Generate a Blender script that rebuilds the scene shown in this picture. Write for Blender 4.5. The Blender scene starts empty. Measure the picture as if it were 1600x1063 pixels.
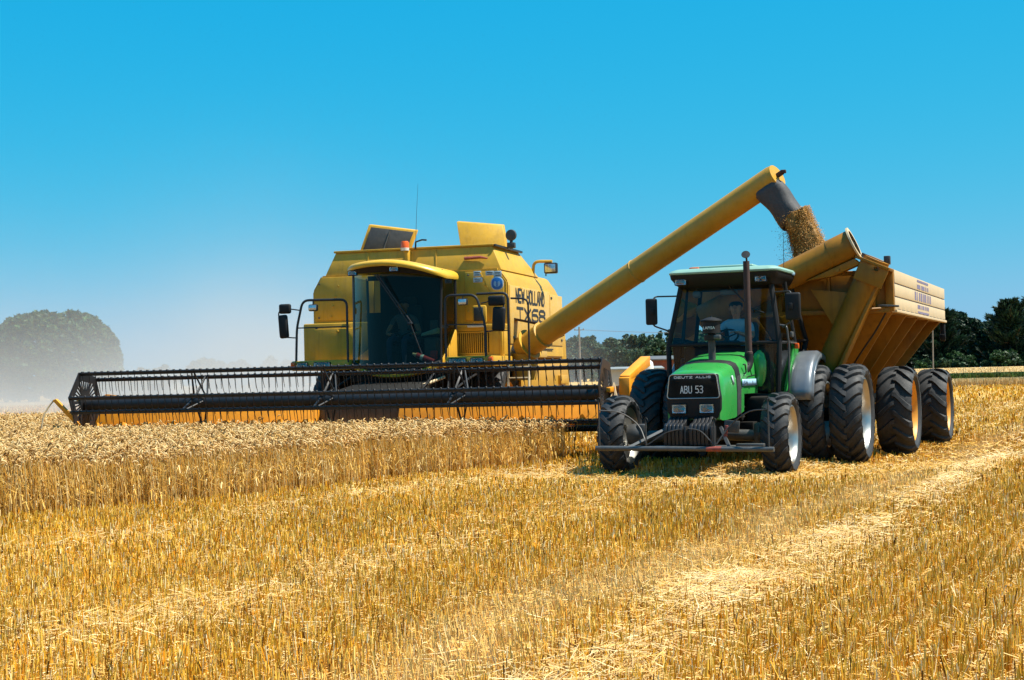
import bpy, bmesh, math, random
import numpy as np
from mathutils import Vector, Matrix, noise
random.seed(7)
rng = np.random.default_rng(11)
R_ = math.radians
PI = math.pi
scene = bpy.context.scene
COL = scene.collection

# ------------------------------------------------------------------ materials
def new_mat(name):
    m = bpy.data.materials.new(name); m.use_nodes = True
    nt = m.node_tree; nt.nodes.clear()
    return m, nt
def N(nt, t, **kw):
    n = nt.nodes.new(t)
    for k, v in kw.items():
        if k in n.inputs.keys(): n.inputs[k].default_value = v
        else: setattr(n, k, v)
    return n
def c4(c): return (c[0], c[1], c[2], 1)
def paint(name, col, rough=.45, metal=0, var=.12, scale=3.0, dust=None, dust_amt=.0, bump=0, bscale=40, coat=0, spec=.5, streak=0, dent=0):
    """object paint with large soft tone variation, fine grime and optional dust lying on it"""
    col = tuple(q * .84 for q in col); dust = tuple(q * .84 for q in dust) if dust else None
    m, nt = new_mat(name); L = nt.links
    out = N(nt, 'ShaderNodeOutputMaterial'); p = N(nt, 'ShaderNodeBsdfPrincipled')
    L.new(p.outputs[0], out.inputs[0])
    p.inputs['Metallic'].default_value = metal
    p.inputs['Coat Weight'].default_value = coat
    p.inputs['Specular IOR Level'].default_value = spec
    tc = N(nt, 'ShaderNodeTexCoord')
    n1 = N(nt, 'ShaderNodeTexNoise', Scale=scale, Detail=6.0, Roughness=.6)
    L.new(tc.outputs['Object'], n1.inputs['Vector'])
    r1 = N(nt, 'ShaderNodeMapRange'); r1.inputs[1].default_value = .3; r1.inputs[2].default_value = .7
    r1.inputs[3].default_value = 1 - var; r1.inputs[4].default_value = 1 + var
    L.new(n1.outputs['Fac'], r1.inputs[0])
    mul = N(nt, 'ShaderNodeVectorMath', operation='SCALE'); mul.inputs[0].default_value = col
    L.new(r1.outputs[0], mul.inputs['Scale'])
    last = mul.outputs[0]
    if streak:
        mp = N(nt, 'ShaderNodeMapping'); mp.inputs['Scale'].default_value = (7, 7, .55); L.new(tc.outputs['Object'], mp.inputs[0])
        ns = N(nt, 'ShaderNodeTexNoise', Scale=1.6, Detail=7.0, Roughness=.65); L.new(mp.outputs[0], ns.inputs['Vector'])
        rs_ = N(nt, 'ShaderNodeMapRange'); rs_.inputs[1].default_value = .5; rs_.inputs[2].default_value = .78; rs_.inputs[3].default_value = 1; rs_.inputs[4].default_value = 1 - streak
        L.new(ns.outputs['Fac'], rs_.inputs[0]); m2 = N(nt, 'ShaderNodeVectorMath', operation='SCALE'); L.new(last, m2.inputs[0]); L.new(rs_.outputs[0], m2.inputs['Scale']); last = m2.outputs[0]
    if dust:
        n2 = N(nt, 'ShaderNodeTexNoise', Scale=scale * 4.3, Detail=8.0, Roughness=.7)
        L.new(tc.outputs['Object'], n2.inputs['Vector'])
        r2 = N(nt, 'ShaderNodeMapRange'); r2.inputs[1].default_value = .42; r2.inputs[2].default_value = .75
        r2.inputs[3].default_value = dust_amt * .35; r2.inputs[4].default_value = dust_amt
        L.new(n2.outputs['Fac'], r2.inputs[0])
        mx = N(nt, 'ShaderNodeMix', data_type='RGBA')
        L.new(r2.outputs[0], mx.inputs[0]); L.new(last, mx.inputs[6]); mx.inputs[7].default_value = c4(dust)
        last = mx.outputs[2]
    L.new(last, p.inputs['Base Color'])
    rr = N(nt, 'ShaderNodeMapRange'); rr.inputs[3].default_value = max(.02, rough - .1); rr.inputs[4].default_value = min(1, rough + .14)
    L.new(n1.outputs['Fac'], rr.inputs[0]); L.new(rr.outputs[0], p.inputs['Roughness'])
    if dent:
        nd = N(nt, 'ShaderNodeTexNoise', Scale=1.7, Detail=2.0); L.new(tc.outputs['Object'], nd.inputs['Vector'])
        b = N(nt, 'ShaderNodeBump', Strength=dent, Distance=.05); L.new(nd.outputs['Fac'], b.inputs['Height']); L.new(b.outputs[0], p.inputs['Normal'])
    if bump:
        nb = N(nt, 'ShaderNodeTexNoise', Scale=bscale, Detail=4.0)
        L.new(tc.outputs['Object'], nb.inputs['Vector'])
        b = N(nt, 'ShaderNodeBump', Strength=bump, Distance=.02)
        L.new(nb.outputs['Fac'], b.inputs['Height']); L.new(b.outputs[0], p.inputs['Normal'])
    return m
def glass(name, tint, refl=.08, rough=.0, ior=1.26):
    m, nt = new_mat(name); L = nt.links
    out = N(nt, 'ShaderNodeOutputMaterial')
    tr = N(nt, 'ShaderNodeBsdfTransparent', Color=c4(tint))
    gl = N(nt, 'ShaderNodeBsdfGlossy', Color=(1, 1, 1, 1), Roughness=rough)
    fr = N(nt, 'ShaderNodeFresnel', IOR=ior)
    mt = N(nt, 'ShaderNodeMath', operation='ADD'); mt.inputs[1].default_value = refl; mt.use_clamp = True
    L.new(fr.outputs[0], mt.inputs[0])
    mx = N(nt, 'ShaderNodeMixShader')
    L.new(mt.outputs[0], mx.inputs[0]); L.new(tr.outputs[0], mx.inputs[1]); L.new(gl.outputs[0], mx.inputs[2])
    L.new(mx.outputs[0], out.inputs[0])
    return m
def straw_mat(name, rough=.6, transl=.25, attr='col', spec=.35):
    m, nt = new_mat(name); L = nt.links
    out = N(nt, 'ShaderNodeOutputMaterial'); p = N(nt, 'ShaderNodeBsdfPrincipled', Roughness=rough)
    p.inputs['Specular IOR Level'].default_value = spec
    a = N(nt, 'ShaderNodeAttribute', attribute_name=attr)
    L.new(a.outputs['Color'], p.inputs['Base Color'])
    t = N(nt, 'ShaderNodeBsdfTranslucent'); L.new(a.outputs['Color'], t.inputs['Color'])
    mx = N(nt, 'ShaderNodeMixShader'); mx.inputs[0].default_value = transl
    L.new(p.outputs[0], mx.inputs[1]); L.new(t.outputs[0], mx.inputs[2]); L.new(mx.outputs[0], out.inputs[0])
    return m

YEL = (.63, .345, .018)
DUST = (.50, .37, .19)
M = {}
M['yellow'] = paint('combine yellow paint', YEL, .42, var=.10, dust=DUST, dust_amt=.24, spec=.22, streak=.3, dent=.22)
M['yellow_dusty'] = paint('dusty combine side paint', YEL, .5, var=.08, dust=(.66, .50, .27), dust_amt=.62, spec=.3, streak=.15, dent=.2)
M['yellow_arm'] = paint('auger yellow paint', (.56, .29, .016), .40, var=.12, dust=DUST, dust_amt=.22, scale=2, spec=.3, dent=.15, streak=.2)
M['orange_yellow'] = paint('header yellow paint', (.88, .345, .008), .45, var=.12, dust=(.5, .34, .14), dust_amt=.12, streak=.15)
M['roof_yellow'] = paint('cab roof paint', (.72, .42, .03), .35, var=.05)
M['trailer'] = paint('trailer ochre paint', (.32, .135, .006), .45, var=.18, dust=(.33, .20, .07), dust_amt=.16, spec=.25, streak=.35, dent=.2)
M['cream'] = paint('trailer cream boards', (.66, .50, .29), .5, var=.05, dust=(.55, .42, .25), dust_amt=.3, streak=.15, dent=.15)
M['green'] = paint('tractor green paint', (.014, .31, .05), .28, var=.07, dust=(.30, .30, .12), dust_amt=.15, coat=.25, dent=.1)
M['pale_green'] = paint('cab roof pale green paint', (.23, .43, .36), .4, var=.1, dust=(.4, .4, .3), dust_amt=.2)
M['black'] = paint('black painted steel', (.012, .012, .014), .45, var=.3)
M['blackmatte'] = paint('matte black plastic', (.010, .010, .011), .6, var=.2, spec=.3)
M['dark'] = paint('dark machinery', (.014, .014, .014), .7, var=.5, dust=(.10, .08, .05), dust_amt=.12, scale=8, spec=.1)
M['rubber'] = paint('tyre rubber', (.024, .025, .027), .58, var=.25, scale=5, dust=(.15, .152, .155), dust_amt=.25, spec=.25, bump=.25, bscale=60)
M['silver'] = paint('silver rim paint', (.58, .58, .56), .34, metal=.85, var=.1, dust=(.32, .24, .12), dust_amt=.3)
M['yrim'] = paint('orange yellow rim paint', (.80, .36, .02), .45, var=.08, dust=(.4, .3, .15), dust_amt=.2)
M['steel'] = paint('worn grey steel', (.085, .095, .105), .45, metal=.4, var=.25, dust=(.2, .16, .1), dust_amt=.25, scale=9)
M['steeldark'] = paint('worn dark steel', (.040, .046, .054), .5, metal=.3, var=.3, dust=(.2, .16, .1), dust_amt=.25, scale=9)
M['fender'] = paint('grey blue fender', (.14, .165, .20), .3, metal=.3, var=.12, coat=.3, dust=(.3, .28, .22), dust_amt=.2)
M['rust'] = paint('rusted exhaust pipe', (.048, .022, .018), .75, var=.35, scale=14)
M['red'] = paint('red paint', (.42, .02, .025), .4, var=.15)
M['worn_red'] = paint('worn red primer', (.30, .06, .04), .6, var=.3, scale=14)
M['white'] = paint('white paint', (.72, .72, .70), .45, var=.08)
M['sticker'] = paint('pale sticker', (.50, .60, .64), .4, var=.12, scale=30)
M['blue'] = paint('blue badge', (.02, .16, .50), .35, var=.06)
M['paleblue'] = paint('pale blue stripe decal', (.34, .55, .74), .4, var=.06)
M['ink'] = paint('black lettering', (.012, .012, .014), .5, var=.1)
M['violet'] = paint('faded violet lettering', (.19, .16, .26), .6, var=.25, scale=25)
M['lettering'] = paint('white lettering', (.75, .76, .74), .5, var=.05)
M['canvas'] = paint('grey rubber sleeve', (.035, .037, .045), .7, var=.25, scale=5, dust=(.16, .15, .14), dust_amt=.3, bump=.3, bscale=15)
M['skin'] = paint('skin', (.34, .17, .10), .5, var=.08)
M['shirt'] = paint('light blue cotton', (.24, .44, .60), .85, var=.1, bump=.3, bscale=30)
M['shirt2'] = paint('grey work shirt', (.10, .11, .13), .85, var=.1)
M['trousers'] = paint('dark blue trousers', (.03, .045, .10), .85, var=.1)
M['hair'] = paint('dark hair', (.014, .010, .008), .6, var=.2)
M['seat'] = paint('dark seat fabric', (.03, .032, .038), .8, var=.15)
M['mirrorglass'] = paint('mirror glass', (.10, .13, .16), .08, metal=.8, var=.05)
M['cabglass'] = glass('tinted cab glass', (.80, .95, .94), .01)
M['combglass'] = glass('dark combine windscreen', (.40, .50, .44), .0)
M['clear'] = glass('clear lens', (.86, .90, .92), .08)
M['lampback'] = paint('lamp reflector', (.55, .62, .68), .15, metal=.75, var=.25, scale=25)
M['amber'] = paint('amber lens', (.75, .12, .01), .2, var=.1)
M['redlens'] = paint('red lens', (.5, .01, .01), .25, var=.1)
M['brick'] = paint('red brick wall', (.26, .08, .055), .85, var=.25, scale=1.5)
M['ironroof'] = paint('grey iron roof', (.25, .27, .27), .55, var=.15, scale=1)
M['darkroof'] = paint('weathered dark roof', (.13, .13, .13), .6, var=.2, scale=1)
M['wall_grey'] = paint('pale shed wall', (.45, .44, .41), .8, var=.12, scale=1)
M['wood'] = paint('weathered pole timber', (.22, .19, .16), .85, var=.25, scale=6)
M['bark'] = paint('bark', (.09, .065, .045), .9, var=.3, scale=4)
M['stubble'] = straw_mat('stubble straw', .55, .18, spec=.2)
M['straw'] = straw_mat('loose straw', .45, .2)
M['wheat'] = straw_mat('ripe wheat', .6, .38)
M['leaf'] = straw_mat('foliage', .55, .25, spec=.3)
M['grain'] = straw_mat('wheat grain', .6, .1)

# ------------------------------------------------------------------ mesh helpers
class MB:
    def __init__(s): s.v = []; s.f = []
    def add(s, vs, fs):
        b = len(s.v); s.v += [tuple(v) for v in vs]; s.f += [tuple(i + b for i in f) for f in fs]
    def addbm(s, bm):
        bm.verts.index_update(); s.add([v.co[:] for v in bm.verts], [[v.index for v in f.verts] for f in bm.faces]); bm.free()
    def box(s, c, d, rot=None, bev=.012, seg=2):
        bm = bmesh.new(); bmesh.ops.create_cube(bm, size=1)
        for v in bm.verts: v.co = Vector((v.co.x * d[0], v.co.y * d[1], v.co.z * d[2]))
        bev = min(bev, min(d) * .45)
        if bev > 0: bmesh.ops.bevel(bm, geom=bm.edges[:], offset=bev, segments=seg, affect='EDGES', profile=.5)
        mt = Matrix.Translation(c) @ (rot.to_4x4() if rot else Matrix.Identity(4))
        bm.transform(mt); s.addbm(bm); return s
    def hull(s, pts, faces, bev=.01, seg=2):
        bm = bmesh.new(); vs = [bm.verts.new(p) for p in pts]
        for f in faces: bm.faces.new([vs[i] for i in f])
        bmesh.ops.recalc_face_normals(bm, faces=bm.faces)
        if bev > 0: bmesh.ops.bevel(bm, geom=bm.edges[:], offset=bev, segments=seg, affect='EDGES', profile=.5)
        s.addbm(bm); return s
    def hexa(s, p, bev=.01):
        """p: four bottom/front points then four top/back points in the same order"""
        return s.hull(p, [(0, 1, 2, 3), (7, 6, 5, 4), (0, 4, 5, 1), (1, 5, 6, 2), (2, 6, 7, 3), (3, 7, 4, 0)], bev)
    def prism(s, poly, ax, a, b, bev=.012):
        n = len(poly)
        def mk(p, t): return {'x': (t, p[0], p[1]), 'y': (p[0], t, p[1]), 'z': (p[0], p[1], t)}[ax]
        pts = [mk(p, a) for p in poly] + [mk(p, b) for p in poly]
        fs = [tuple(range(n)), tuple(range(2 * n - 1, n - 1, -1))] + [(i, (i + 1) % n, n + (i + 1) % n, n + i) for i in range(n)]
        return s.hull(pts, fs, bev)
    def plate(s, quad, th, bev=.004):
        """flat polygon given by its corners, thickened along its normal"""
        q = [Vector(p) for p in quad]; nrm = (q[1] - q[0]).cross(q[2] - q[0]).normalized() * th
        n = len(q); pts = q + [p + nrm for p in q]
        fs = [tuple(range(n)), tuple(range(2 * n - 1, n - 1, -1))] + [(i, (i + 1) % n, n + (i + 1) % n, n + i) for i in range(n)]
        return s.hull(pts, fs, bev)
    def tube(s, pts, r, seg=10, caps=True):
        pts = [Vector(p) for p in pts]; n = len(pts)
        rs = r if isinstance(r, (list, tuple)) else [r] * n
        t0 = (pts[1] - pts[0]).normalized()
        up = Vector((0, 0, 1)) if abs(t0.z) < .9 else Vector((1, 0, 0))
        a = t0.cross(up).normalized(); vs = []; fs = []
        for i, p in enumerate(pts):
            if i == 0: t = t0
            elif i == n - 1: t = (pts[i] - pts[i - 1]).normalized()
            else: t = ((pts[i] - pts[i - 1]).normalized() + (pts[i + 1] - pts[i]).normalized()).normalized()
            a = (a - t * a.dot(t)).normalized(); b = t.cross(a)
            for k in range(seg):
                w = 2 * PI * k / seg; vs.append(p + (a * math.cos(w) + b * math.sin(w)) * rs[i])
        for i in range(n - 1):
            for k in range(seg):
                fs.append((i * seg + k, i * seg + (k + 1) % seg, (i + 1) * seg + (k + 1) % seg, (i + 1) * seg + k))
        if caps: fs += [tuple(range(seg))[::-1], tuple(range((n - 1) * seg, n * seg))]
        s.add(vs, fs); return s
    def lathe(s, prof, o=(0, 0, 0), d=(1, 0, 0), seg=40, closed=False):
        """prof: (radius, position along d)"""
        o = Vector(o); d = Vector(d).normalized(); up = Vector((0, 0, 1)) if abs(d.z) < .9 else Vector((0, 1, 0))
        a = d.cross(up).normalized(); b = d.cross(a); vs = []; fs = []; n = len(prof)
        for r, h in prof:
            for k in range(seg):
                w = 2 * PI * k / seg; vs.append(o + d * h + (a * math.cos(w) + b * math.sin(w)) * max(r, 1e-4))
        rng_ = range(n) if closed else range(n - 1)
        for i in rng_:
            j = (i + 1) % n
            for k in range(seg): fs.append((i * seg + k, i * seg + (k + 1) % seg, j * seg + (k + 1) % seg, j * seg + k))
        s.add(vs, fs); return s
    def loft(s, rings, caps=True):
        n = len(rings[0]); vs = [p for r in rings for p in r]; fs = []
        for i in range(len(rings) - 1):
            for k in range(n): fs.append((i * n + k, i * n + (k + 1) % n, (i + 1) * n + (k + 1) % n, (i + 1) * n + k))
        if caps: fs += [tuple(range(n))[::-1], tuple(range((len(rings) - 1) * n, len(rings) * n))]
        s.add(vs, fs); return s
    def sheet(s, grid):
        h = len(grid); w = len(grid[0]); vs = [p for r in grid for p in r]; fs = []
        for i in range(h - 1):
            for k in range(w - 1): fs.append((i * w + k, i * w + k + 1, (i + 1) * w + k + 1, (i + 1) * w + k))
        s.add(vs, fs); return s
    def mesh(s, name, sharp=40):
        me = bpy.data.meshes.new(name); me.from_pydata(s.v, [], s.f)
        bm = bmesh.new(); bm.from_mesh(me); bmesh.ops.recalc_face_normals(bm, faces=bm.faces); bm.to_mesh(me); bm.free()
        me.polygons.foreach_set('use_smooth', [True] * len(me.polygons)); me.set_sharp_from_angle(angle=R_(sharp))
        return me
    def build(s, name, mat, parent=None, sharp=40, solid=0):
        o = bpy.data.objects.new(name, s.mesh(name, sharp)); COL.objects.link(o)
        o.data.materials.append(M[mat] if isinstance(mat, str) else mat)
        if parent: o.parent = parent
        if solid:
            md = o.modifiers.new('thickness', 'SOLIDIFY'); md.thickness = solid; md.offset = 0
        return o
def tag(o, label=None, cat=None, group=None, kind=None):
    if label: o['label'] = label
    if cat: o['category'] = cat
    if group: o['group'] = group
    if kind: o['kind'] = kind
    return o
def thing(name, label, cat, loc=(0, 0, 0), psi=0, group=None):
    o = bpy.data.objects.new(name, None); COL.objects.link(o)
    o.location = loc; o.rotation_euler = (0, 0, -R_(psi)); o.empty_display_size = .3
    return tag(o, label, cat, group)
def copy_tree(o, parent=None):
    c = o.copy(); COL.objects.link(c); c.parent = parent
    for ch in list(o.children): copy_tree(ch, c)
    return c
def raw_mesh(name, V, F4, col=None, mat=None, smooth=False):
    """numpy quads -> mesh object; col per vertex"""
    me = bpy.data.meshes.new(name); nv = len(V); nf = len(F4); k = F4.shape[1]
    me.vertices.add(nv); me.vertices.foreach_set('co', np.ascontiguousarray(V, np.float32).ravel())
    me.loops.add(nf * k); me.loops.foreach_set('vertex_index', np.ascontiguousarray(F4, np.int32).ravel())
    me.polygons.add(nf); me.polygons.foreach_set('loop_start', np.arange(0, nf * k, k, dtype=np.int32))
    if smooth: me.polygons.foreach_set('use_smooth', np.ones(nf, dtype=bool))
    me.update(calc_edges=True)
    if col is not None:
        a = me.attributes.new('col', 'FLOAT_COLOR', 'POINT')
        c = np.ones((nv, 4), np.float32); c[:, :3] = col; a.data.foreach_set('color', c.ravel())
    o = bpy.data.objects.new(name, me); COL.objects.link(o)
    if mat: me.materials.append(mat)
    return o
def lettering(name, body, o, u, v, w, h, mat, parent, depth=.004, bold=0, spacing=1.0):
    """raised letters filling a w x h rectangle whose lower-left corner is o, u to the right, v up"""
    cu = bpy.data.curves.new(name, 'FONT'); cu.body = body; cu.resolution_u = 3; cu.extrude = 0; cu.offset = bold; cu.space_character = spacing
    t = bpy.data.objects.new(name, cu); COL.objects.link(t)
    bpy.context.view_layer.update()
    me = bpy.data.meshes.new_from_object(t.evaluated_get(bpy.context.evaluated_depsgraph_get()))
    bpy.data.objects.remove(t); bpy.data.curves.remove(cu)
    xs = [q.co.x for q in me.vertices]; ys = [q.co.y for q in me.vertices]
    x0, x1, y0, y1 = min(xs), max(xs), min(ys), max(ys)
    o, u, v = Vector(o), Vector(u).normalized(), Vector(v).normalized(); n = u.cross(v)
    for q in me.vertices:
        q.co = o + u * ((q.co.x - x0) / (x1 - x0) * w) + v * ((q.co.y - y0) / (y1 - y0) * h) + n * depth
    ob = bpy.data.objects.new(name, me); COL.objects.link(ob); me.materials.append(M[mat]); ob.parent = parent
    return ob
GLY = {'N': [[(0, 0), (0, 1), (1, 0), (1, 1)]], 'E': [[(1, 0), (0, 0), (0, 1), (1, 1)], [(0, .52), (.85, .52)]], 'W': [[(0, 1), (.24, 0), (.5, .8), (.76, 0), (1, 1)]], 'H': [[(0, 0), (0, 1)], [(1, 0), (1, 1)], [(0, .5), (1, .5)]],
       'O': [[(.25, 0), (0, .22), (0, .78), (.25, 1), (.75, 1), (1, .78), (1, .22), (.75, 0), (.25, 0)]], 'L': [[(0, 1), (0, 0), (1, 0)]], 'A': [[(0, 0), (.5, 1), (1, 0)], [(.2, .33), (.8, .33)]], 'D': [[(0, 0), (0, 1), (.65, 1), (1, .74), (1, .26), (.65, 0), (0, 0)]],
       'T': [[(0, 1), (1, 1)], [(.5, 0), (.5, 1)]], 'X': [[(0, 0), (1, 1)], [(0, 1), (1, 0)]], '6': [[(1, 1), (.3, 1), (0, .75), (0, .2), (.25, 0), (.75, 0), (1, .2), (1, .38), (.75, .56), (.05, .56)]], '8': [[(.25, .54), (0, .74), (0, .84), (.25, 1), (.75, 1), (1, .84), (1, .74), (.75, .54), (.25, .54), (0, .36), (0, .18), (.25, 0), (.75, 0), (1, .18), (1, .36), (.75, .54)]],
       'U': [[(0, 1), (0, .22), (.25, 0), (.75, 0), (1, .22), (1, 1)]], 'Z': [[(0, 1), (1, 1), (0, 0), (1, 0)]], 'I': [[(.5, 0), (.5, 1)]], 'S': [[(1, .86), (.75, 1), (.25, 1), (0, .8), (.15, .56), (.85, .44), (1, .2), (.75, 0), (.25, 0), (0, .14)]], 'B': [[(0, 0), (0, 1), (.7, 1), (.95, .78), (.7, .54), (0, .54)], [(.7, .54), (1, .28), (.7, 0), (0, 0)]],
       '5': [[(.95, 1), (.08, 1), (.02, .56), (.7, .6), (1, .38), (1, .2), (.7, 0), (0, .06)]], '3': [[(0, .94), (.3, 1), (.75, 1), (1, .8), (.75, .54), (.35, .54)], [(.75, .54), (1, .3), (1, .2), (.75, 0), (.3, 0), (0, .08)]]}
def strokes(name, body, o, u, v, w, h, mat, parent, th, gap=.32, n_off=.003):
    """block letters built from straight strokes of one thickness"""
    o, u, v = Vector(o), Vector(u).normalized(), Vector(v).normalized(); nn = u.cross(v) * n_off
    wid = {'I': .12, ' ': .55, 'W': 1.3, 'L': .85}; tot = sum(wid.get(c, 1) for c in body) + gap * (len(body) - 1); k = w / tot; x = 0; mb = MB(); cnt = 0
    for c in body:
        cw = wid.get(c, 1) * k
        for pl in GLY.get(c, []):
            P = [Vector((x + p[0] * cw if c != 'I' else x + cw / 2, p[1] * h)) for p in pl]
            for a, b in zip(P, P[1:]):
                d = (b - a).normalized() * th / 2; nr = Vector((-d.y, d.x)); cnt += 1; off = nn * (1 + .12 * (cnt % 5))
                mb.add([o + u * q.x + v * q.y + off for q in (a - d * .7 - nr, b + d * .7 - nr, b + d * .7 + nr, a - d * .7 + nr)], [(0, 1, 2, 3)])
        x += cw + gap * k
    return mb.build(name, mat, parent)
def rounded_rect(w, h, r, n=4):
    pts = []
    for cx, cy, a0 in ((w / 2 - r, h / 2 - r, 0), (-w / 2 + r, h / 2 - r, 90), (-w / 2 + r, -h / 2 + r, 180), (w / 2 - r, -h / 2 + r, 270)):
        for k in range(n + 1):
            a = R_(a0 + 90 * k / n); pts.append((cx + r * math.cos(a), cy + r * math.sin(a)))
    return pts
def arc3(pts, r=.08, n=4):
    """polyline with rounded corners"""
    P = [Vector(p) for p in pts]; out = [P[0]]
    for i in range(1, len(P) - 1):
        a = (P[i - 1] - P[i]); b = (P[i + 1] - P[i]); ra = min(r, a.length * .45, b.length * .45)
        p0 = P[i] + a.normalized() * ra; p1 = P[i] + b.normalized() * ra
        for k in range(n + 1):
            t = k / n; out.append(p0 * (1 - t) ** 2 + P[i] * 2 * t * (1 - t) + p1 * t * t)
    return out + [P[-1]]

# ------------------------------------------------------------------ wheels
_tyres = {}
def tyre_mesh(R, w, rim, n, lh, direction):
    key = (R, w, rim, n, lh, direction)
    if key in _tyres: return _tyres[key]
    mb = MB(); h = w / 2; rc = R - lh
    prof = [(rim - .015, -h * .70), (rim + .01, -h * .80), (rim + (rc - rim) * .35, -h * .97), (rim + (rc - rim) * .62, -h * 1.0), (rc - .055, -h * .93),
            (rc - .02, -h * .72), (rc - .004, -h * .35), (rc, 0), (rc - .004, h * .35), (rc - .02, h * .72), (rc - .055, h * .93),
            (rim + (rc - rim) * .62, h * 1.0), (rim + (rc - rim) * .35, h * .97), (rim + .01, h * .80), (rim - .015, h * .70)]
    mb.lathe(prof, seg=64)
    def crown(x):
        t = abs(x) / h
        return rc - .02 * (t / .72) ** 2 if t < .72 else rc - .02 - .035 * ((t - .72) / .21)
    for side in (-1, 1):
        for k in range(n):
            a0 = 2 * PI * (k + (.5 if side > 0 else 0)) / n
            vs = []; S = [(-.07, 0, 0), (.12, .10, 1), (.35, .38, 1), (.60, .72, 1), (.84, 1.0, .95), (.97, 1.1, .6), (1.0, 1.16, .15)]
            for (fx, ft, fh) in S:
                x = fx * h * .98; dt = direction * ft * h * .78
                rb = crown(x) - .012 if fx < .98 else rim + (rc - rim) * .66
                if fx < 0: fh = .75
                top = crown(x) + lh * fh if fx < .98 else rc - .075
                wb = .058 * R / .8 * (1.25 if fx > .5 else 1); wt = wb * .68
                for (tt, rr, xo) in ((-wb, rb, 0), (-wt, top, 0), (wt, top, 0), (wb, rb, 0)):
                    a = a0 + (dt + tt) / R
                    vs.append((side * (x + (.012 if fx > .98 else 0)), -rr * math.cos(a), rr * math.sin(a)))
            fs = []
            for i in range(len(S) - 1):
                for j in range(3): fs.append((i * 4 + j, i * 4 + j + 1, i * 4 + 5 + j, i * 4 + 4 + j))
            fs += [(0, 1, 2, 3), tuple(range(len(vs) - 4, len(vs)))[::-1]]
            mb.add(vs, fs)
    me = mb.mesh('tyre', 32); me.materials.append(M['rubber']); _tyres[key] = me
    return me
_rims = {}
def rim_mesh(rim, w, out, mat):
    """out = +1/-1: the side the dish opens to"""
    key = (rim, w, out, mat)
    if key in _rims: return _rims[key]
    h = w / 2; mb = MB(); s = out
    prof = [(rim + .012, s * h * .80), (rim - .012, s * h * .83), (rim - .03, s * h * .74), (rim - .045, s * h * .45), (rim - .06, s * h * .0), (rim - .075, -s * h * .42),
            (rim * .78, -s * h * .48), (rim * .62, -s * h * .38), (rim * .40, -s * h * .36), (rim * .38, -s * h * .2), (rim * .22, -s * h * .18), (rim * .2, s * h * .02), (0, s * h * .04)]
    mb.lathe(prof, seg=48)
    mb.lathe([(rim - .075, -s * h * .44), (rim - .06, -s * h * .55), (rim + .005, -s * h * .80), (rim + .012, -s * h * .74)], seg=48)
    for k in range(8):
        a = 2 * PI * k / 8
        mb.lathe([(.022, 0), (.022, .03), (0, .03)], (-s * h * .38, rim * .5 * math.cos(a), rim * .48 * math.sin(a)), (s, 0, 0), 6)
    me = mb.mesh('wheel', 35); me.materials.append(M[mat]); _rims[key] = me
    return me
def wheel(parent, loc, R, w, rim, n, lh, direction, out, mat, rot=0, steer=0, label=None):
    o = bpy.data.objects.new('wheel', rim_mesh(rim, w, out, mat)); COL.objects.link(o); o.parent = parent; o.location = loc
    o.rotation_euler = (R_(rot), 0, R_(steer))
    t = bpy.data.objects.new('tyre', tyre_mesh(R, w, rim, n, lh, direction)); COL.objects.link(t); t.parent = o
    if label: o['label'] = label
    return o
def lamp(parent, c, w, h, name='headlight', d=.05, body='blackmatte', facing=(0, -1, 0)):
    """rectangular lamp facing -y: housing, reflector behind a clear lens"""
    b = MB().prism([(c[0] + x, c[2] + z) for x, z in rounded_rect(w + .03, h + .03, .025)], 'y', c[1] - d * .2, c[1] + d, .004).build(name, body, parent)
    g = MB(); nx = 6
    grid = [[(c[0] + (i / nx - .5) * w, c[1] - d * .25 + .012 * math.sin(PI * i / nx) * math.sin(PI * j / 4), c[2] + (j / 4 - .5) * h) for i in range(nx + 1)] for j in range(5)]
    g.sheet(grid); g.build('reflector', 'lampback', b, 80)
    MB().prism([(c[0] + x, c[2] + z) for x, z in rounded_rect(w, h, .02)], 'y', c[1] - d * .45, c[1] - d * .35, .002).build('lens', 'clear', b)
    return b

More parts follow.
